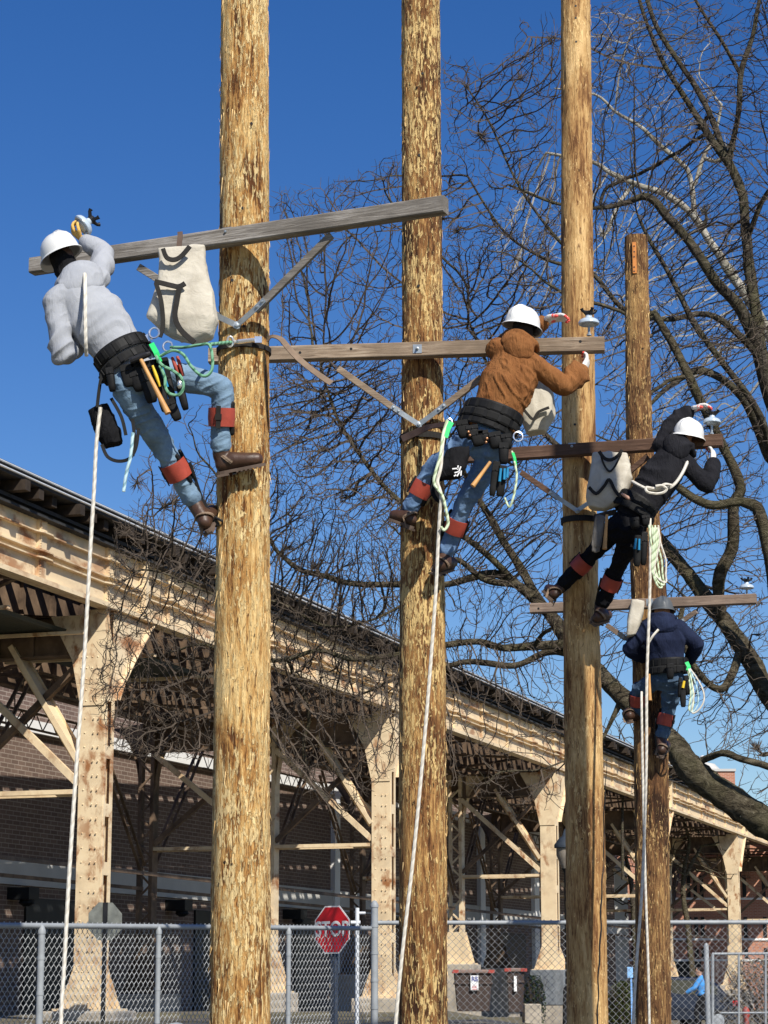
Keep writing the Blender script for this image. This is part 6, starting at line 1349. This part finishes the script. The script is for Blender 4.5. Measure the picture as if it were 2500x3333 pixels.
limbsA = [
 [(1900, 2500, 33, 70), (1860, 2150, 33, 55), (1790, 1930, 33, 44), (1690, 1800, 33, 39), (1600, 1738, 33, 37), (1520, 1688, 33, 36), (1462, 1620, 33.3, 30), (1405, 1560, 33.7, 22), (1345, 1505, 34, 21), (1290, 1450, 34.3, 20), (1235, 1395, 34.6, 19), (1185, 1325, 34.8, 16), (1120, 1265, 34.9, 11), (1060, 1240, 34.9, 10), (960, 1262, 35, 8), (860, 1262, 35, 8), (765, 1262, 35, 7.5), (700, 1245, 35, 7), (645, 1230, 35, 6.5), (610, 1200, 35, 6), (591, 1178, 35, 5), (560, 1120, 35, 3)],
 [(1860, 2150, 33, 50), (1790, 1800, 33.5, 36), (1720, 1600, 34, 28), (1659, 1490, 34, 24), (1605, 1400, 34.2, 23), (1560, 1330, 34.4, 21), (1500, 1250, 34.6, 18), (1440, 1185, 34.8, 15), (1380, 1100, 35, 9), (1330, 1050, 35, 6)],
 [(1560, 1330, 34.3, 14), (1555, 1250, 34, 16), (1580, 1180, 33.8, 16), (1585, 1090, 33.6, 14), (1600, 1050, 33.5, 13), (1560, 960, 33.4, 12), (1528, 900, 33.3, 12), (1490, 820, 33.2, 11), (1450, 740, 33.2, 10), (1412, 668, 33.2, 8)],
 [(1720, 1600, 34, 22), (1700, 1450, 33.5, 20), (1650, 1140, 33, 16), (1610, 1085, 33, 13), (1540, 1090, 33, 11), (1478, 1062, 33, 10), (1430, 1020, 33, 6)],
 [(1235, 1395, 34.6, 13), (1170, 1395, 34.4, 11), (1090, 1400, 34.2, 9), (1030, 1385, 34, 8), (960, 1395, 34, 8), (860, 1412, 34, 8), (760, 1424, 34, 7), (690, 1405, 34, 5), (610, 1425, 34, 6), (520, 1420, 34, 4), (440, 1390, 34, 3)],
 [(1240, 1415, 34.6, 11), (1180, 1410, 34.8, 9), (1110, 1440, 35, 8), (1020, 1430, 35, 7), (960, 1440, 35, 6), (880, 1455, 35, 5)],
 [(1185, 1325, 34.8, 13), (1150, 1270, 35.2, 11), (1100, 1190, 35.4, 10), (1060, 1120, 35.6, 9), (1010, 1040, 35.6, 6), (985, 960, 35.6, 4)],
 [(1120, 1265, 34.9, 10), (1060, 1205, 34.7, 8), (1000, 1160, 34.5, 7), (960, 1145, 34.5, 6), (860, 1080, 34.5, 6), (790, 1000, 34.5, 5), (730, 905, 34.5, 4), (700, 820, 34.5, 3)],
 [(1120, 1265, 34.9, 9), (1050, 1250, 34.3, 8), (990, 1210, 34.2, 7), (958, 1225, 34, 7)],
 [(1380, 1100, 35, 8), (1300, 1040, 35.3, 7), (1190, 950, 35.6, 7), (1120, 880, 35.8, 5), (1060, 800, 36, 4), (1010, 690, 36, 3)],
 [(1520, 1640, 33, 9), (1560, 1625, 32.6, 9), (1600, 1640, 32.5, 9), (1659, 1655, 32.5, 9), (1760, 1680, 32.6, 8)],
 [(1345, 1505, 34, 9), (1300, 1600, 34, 3), (1260, 1640, 34, 2)],
 [(960, 1262, 35, 5), (900, 1290, 34.5, 4), (800, 1340, 34, 3), (700, 1350, 34, 3), (600, 1300, 34, 3), (480, 1290, 34, 3), (360, 1240, 34, 2.5), (300, 1230, 34, 2)],
 [(520, 1420, 34, 3), (420, 1460, 33.6, 3), (330, 1490, 33.5, 2), (230, 1480, 33.5, 1.5)],
 [(1600, 1400, 34.2, 12), (1560, 1490, 33.8, 10), (1500, 1440, 33.6, 8), (1470, 1350, 33.6, 7), (1480, 1290, 33.6, 6)],
 [(690, 1405, 34, 3), (600, 1480, 33.6, 3), (480, 1530, 33.4, 3), (380, 1560, 33.3, 2)]]
ZA = [([(590, 760), (870, 800), (870, 1560), (590, 1560)], 11000, 32.6, 36),
      ([(590, 420), (760, 380), (870, 330), (870, 820), (590, 760), (600, 640)], 1100, 33, 36),
      ([(955, 520), (1215, 480), (1215, 1180), (955, 1180)], 3800, 33, 36.5),
      ([(955, 1180), (1215, 1180), (1220, 1560), (955, 1440)], 950, 33, 36),
      ([(1290, 700), (1659, 700), (1659, 1640), (1500, 1560), (1300, 1400)], 2600, 32.6, 36),
      ([(240, 1130), (330, 1080), (466, 1060), (466, 1640), (250, 1640), (190, 1500), (230, 1300)], 3200, 32.6, 35.2),
      ([(290, 1010), (380, 890), (470, 860), (470, 1080), (330, 1130), (270, 1120)], 130, 33, 35),
      ([(590, 1560), (870, 1560), (870, 1640), (720, 1800), (590, 1620)], 420, 32.6, 35),
      ([(955, 1440), (1220, 1560), (1220, 1760), (960, 1720)], 260, 32.6, 35),
      ([(1440, 1300), (1659, 1300), (1659, 1780), (1600, 1700), (1470, 1560)], 260, 32.6, 35),
      ([(470, 1000), (590, 760), (590, 1560), (470, 1600)], 1300, 33, 36)]
tA, nA = tree('large bare tree with furrowed leaning limbs sweeping in from the lower right', 'bare_tree', limbsA, ZA, [barkA, twA], 11, step=.095, kill=.11, twigs=.5)
limbsB = [
 [(2050, 2400, 36, 60), (1960, 1900, 36, 45), (1800, 1300, 36, 30), (1680, 900, 36, 21), (1640, 730, 36, 15), (1622, 600, 36, 14), (1612, 500, 36, 13), (1604, 420, 36, 12), (1575, 350, 36, 11), (1552, 320, 36, 10), (1500, 245, 36, 8), (1440, 150, 36, 6.5), (1400, 60, 36, 5), (1370, -40, 36, 4)],
 [(1575, 350, 36, 8), (1540, 260, 36.3, 8), (1510, 200, 36.5, 7.5), (1470, 140, 36.6, 7), (1420, 60, 36.7, 6), (1390, -30, 36.8, 5)],
 [(1575, 350, 36, 8), (1592, 260, 35.8, 7), (1600, 160, 35.7, 7), (1625, 80, 35.6, 6), (1640, 0, 35.6, 5), (1650, -60, 35.6, 4)],
 [(1600, 160, 35.7, 5), (1560, 90, 35.4, 4.5), (1520, 30, 35.3, 4), (1490, -20, 35.2, 3)],
 [(1690, 940, 36, 18), (1640, 770, 35.4, 17), (1600, 670, 35.2, 16), (1540, 600, 35, 13), (1490, 520, 35, 12), (1440, 470, 35, 11), (1400, 425, 35, 10), (1350, 440, 35, 7), (1290, 450, 35, 5), (1200, 440, 35, 4), (1100, 400, 35, 3)],
 [(1612, 520, 36, 8), (1650, 430, 35.6, 6), (1690, 380, 35.4, 5)],
 [(1640, 770, 35.4, 10), (1540, 680, 35, 8), (1440, 690, 34.8, 6), (1350, 670, 34.8, 6), (1290, 600, 34.8, 6), (1260, 580, 34.8, 5), (1180, 560, 34.8, 4), (1090, 500, 34.8, 3), (1010, 380, 34.8, 2.5)],
 [(1670, 1000, 36, 12), (1600, 860, 35, 10), (1520, 800, 34.6, 9), (1450, 830, 34.4, 7), (1400, 880, 34.4, 4)],
 [(1690, 1060, 36, 12), (1640, 900, 34.6, 9), (1560, 780, 34.5, 8), (1500, 700, 34.5, 8), (1450, 600, 34.5, 6), (1405, 520, 34.5, 5), (1380, 470, 34.5, 3)],
 [(1290, 600, 34.8, 5), (1200, 510, 34.6, 4), (1120, 400, 34.6, 3), (1060, 270, 34.6, 2.5), (1010, 190, 34.6, 2)],
 [(1440, 150, 36, 4), (1330, 130, 36, 3), (1240, 90, 36, 2.5), (1140, 80, 36, 2)]]
ZB_ = [([(960, 130), (1060, 150), (1215, 40), (1215, 520), (955, 520)], 1500, 33.2, 36.5),
       ([(690, 400), (760, 380), (870, 330), (870, 560), (760, 560)], 60, 34, 36),
       ([(1280, 0), (1700, 0), (1700, 760), (1280, 760)], 4200, 33.6, 37.5),
       ([(1060, 170), (1120, 30), (1215, 20), (1215, 300)], 90, 34, 36)]
tB, nB = tree('tall bare tree with dark upright limbs filling the upper right corner', 'bare_tree', limbsB, ZB_, [barkB, twA], 23, step=.11, kill=.13, infl=2.6)
limbsC = [
 [(2080, 2360, 42, 44), (2030, 1950, 42, 38), (1950, 1500, 42, 30), (1800, 950, 42, 20), (1650, 700, 42, 14), (1560, 560, 42, 11), (1500, 470, 42, 9), (1440, 420, 42, 8), (1380, 400, 42, 7), (1320, 375, 42, 6), (1280, 350, 42, 5), (1180, 330, 42, 3)],
 [(1500, 470, 42, 7), (1490, 380, 42, 6), (1470, 350, 42, 6), (1420, 310, 42, 6), (1380, 270, 42, 5), (1330, 240, 42, 4), (1285, 205, 42, 3), (1190, 190, 42, 2)],
 [(1500, 400, 42, 5), (1520, 340, 42, 5), (1545, 290, 42, 4), (1560, 220, 42, 3)],
 [(1330, 240, 42, 3), (1340, 150, 42, 3), (1360, 80, 42, 2)]]
ZC = [([(1230, 20), (1520, 20), (1640, 500), (1600, 760), (1300, 700), (1215, 400)], 1000, 41, 43.5), ([(1040, 480), (1215, 360), (1215, 700), (1130, 720)], 260, 41, 43), ([(1290, 640), (1600, 640), (1560, 1050), (1300, 900)], 200, 41, 43.5)]
tC, nC = tree('pale-barked bare tree standing farther back between the dark upper limbs', 'bare_tree', limbsC, ZC, [barkC, twC], 31, step=.14, kill=.17, infl=1.5, twig=.0052)
# smaller trees far away
tD, nD = tree('small hazy bare tree rising just above the viaduct edge between two poles', 'bare_tree', [[(1345, 1900, 100, 4), (1345, 1720, 100, 3), (1350, 1640, 100, 2)]],
     [([(1290, 1560), (1380, 1530), (1470, 1600), (1500, 1700), (1290, 1720)], 420, 98, 102)], [barkB, twA], 41, step=.34, kill=.4, infl=9, twig=.014)
tE, nE = tree('bare street tree standing in front of the red brick building', 'bare_tree', [[(1500, 2140, 120, 8), (1485, 2000, 120, 7), (1475, 1900, 120, 6), (1490, 1820, 120, 4), (1470, 1760, 120, 3)], [(1475, 1900, 120, 5), (1520, 1820, 120, 3)]],
     [([(1400, 1700), (1560, 1700), (1580, 1930), (1430, 1930)], 140, 118, 122)], [barkA, twA], 43, step=.5, kill=.6, infl=12, twig=.022)
tF, nF = tree('dark bare street tree left of the darkest pole, seen under the viaduct', 'bare_tree', [[(1372, 2140, 110, 8), (1370, 2000, 110, 7), (1362, 1900, 110, 6), (1345, 1830, 110, 4)]],
     [([(1310, 1790), (1400, 1790), (1400, 2000), (1310, 2000)], 70, 108, 112)], [barkB, twA], 47, step=.5, kill=.6, infl=12, twig=.022)
print('tree nodes', nA, nB, nC, nD)
# shrubs: low masses of bare stems and leaf flecks
def shrub(label, x0, x1, y0, Y, n, mat, seed, leaf=.035, dz=1.0):
    rnd = random.Random(seed); a, b = P(x0 / KX, y0 / KX, Y), P(x1 / KX, y0 / KX, Y); cx = (a.x + b.x) / 2; w_ = (b.x - a.x) / 2; g0 = ground_z(cx, Y); h = a.z - g0
    t = thing('shrub', label, 'shrub', (cx, Y, g0)); mb = MB(); st = MB()
    for i in range(n):
        u, v_, z = rnd.uniform(-1, 1), rnd.uniform(-1, 1), rnd.random() ** .7
        if u * u + v_ * v_ + max(0, z - .35) ** 2 * 1.8 > 1 + .3 * noise.noise(Vector((u * 2, v_ * 2, z * 3 + seed))): continue
        p = Vector((cx + u * w_, Y + v_ * w_ * .7, g0 + z * h)); d = Vector((rnd.uniform(-1, 1), rnd.uniform(-1, 1), rnd.uniform(-.5, 1))).normalized(); e = d.cross(Vector((rnd.uniform(-1, 1), .3, .5))).normalized()
        mb.add([p - d * leaf, p + e * leaf * .5, p + d * leaf, p - e * leaf * .5], [(0, 1, 2, 3)])
    for i in range(40):
        a_ = rnd.uniform(0, 6.28); p = Vector((cx + .1 * math.cos(a_), Y + .1 * math.sin(a_), g0)); pts = [p]
        for k in range(5): p = p + Vector((math.cos(a_) * w_ * .17, math.sin(a_) * w_ * .12, h * .18)) + noise.noise_vector(p * 5) * .05; pts.append(p)
        st.tube(pts, [.014, .012, .01, .008, .006, .004], 4, False)
    mb.build('foliage', mat, t, fix=False); st.build('stems', twA, t, fix=False)
shrub('brown wintry shrub mass behind the gate at the lower right corner', 2335, 2680, 3120, 41, 9000, simple('dry_leaf', (.19, .145, .095), .9, 0, .4, 6, 0), 3, .03)
shrub('low green shrub beside the blue sign and the dark car', 1975, 2090, 3192, 68, 5200, simple('green_leaf', (.07, .085, .02), .8, 0, .4, 6, 0), 4, .04)
shrub('small dark green shrub behind the narrow brown bin', 1700, 1775, 3175, 80, 3000, simple('dark_leaf', (.03, .05, .02), .8, 0, .4, 6, 0), 5, .05)
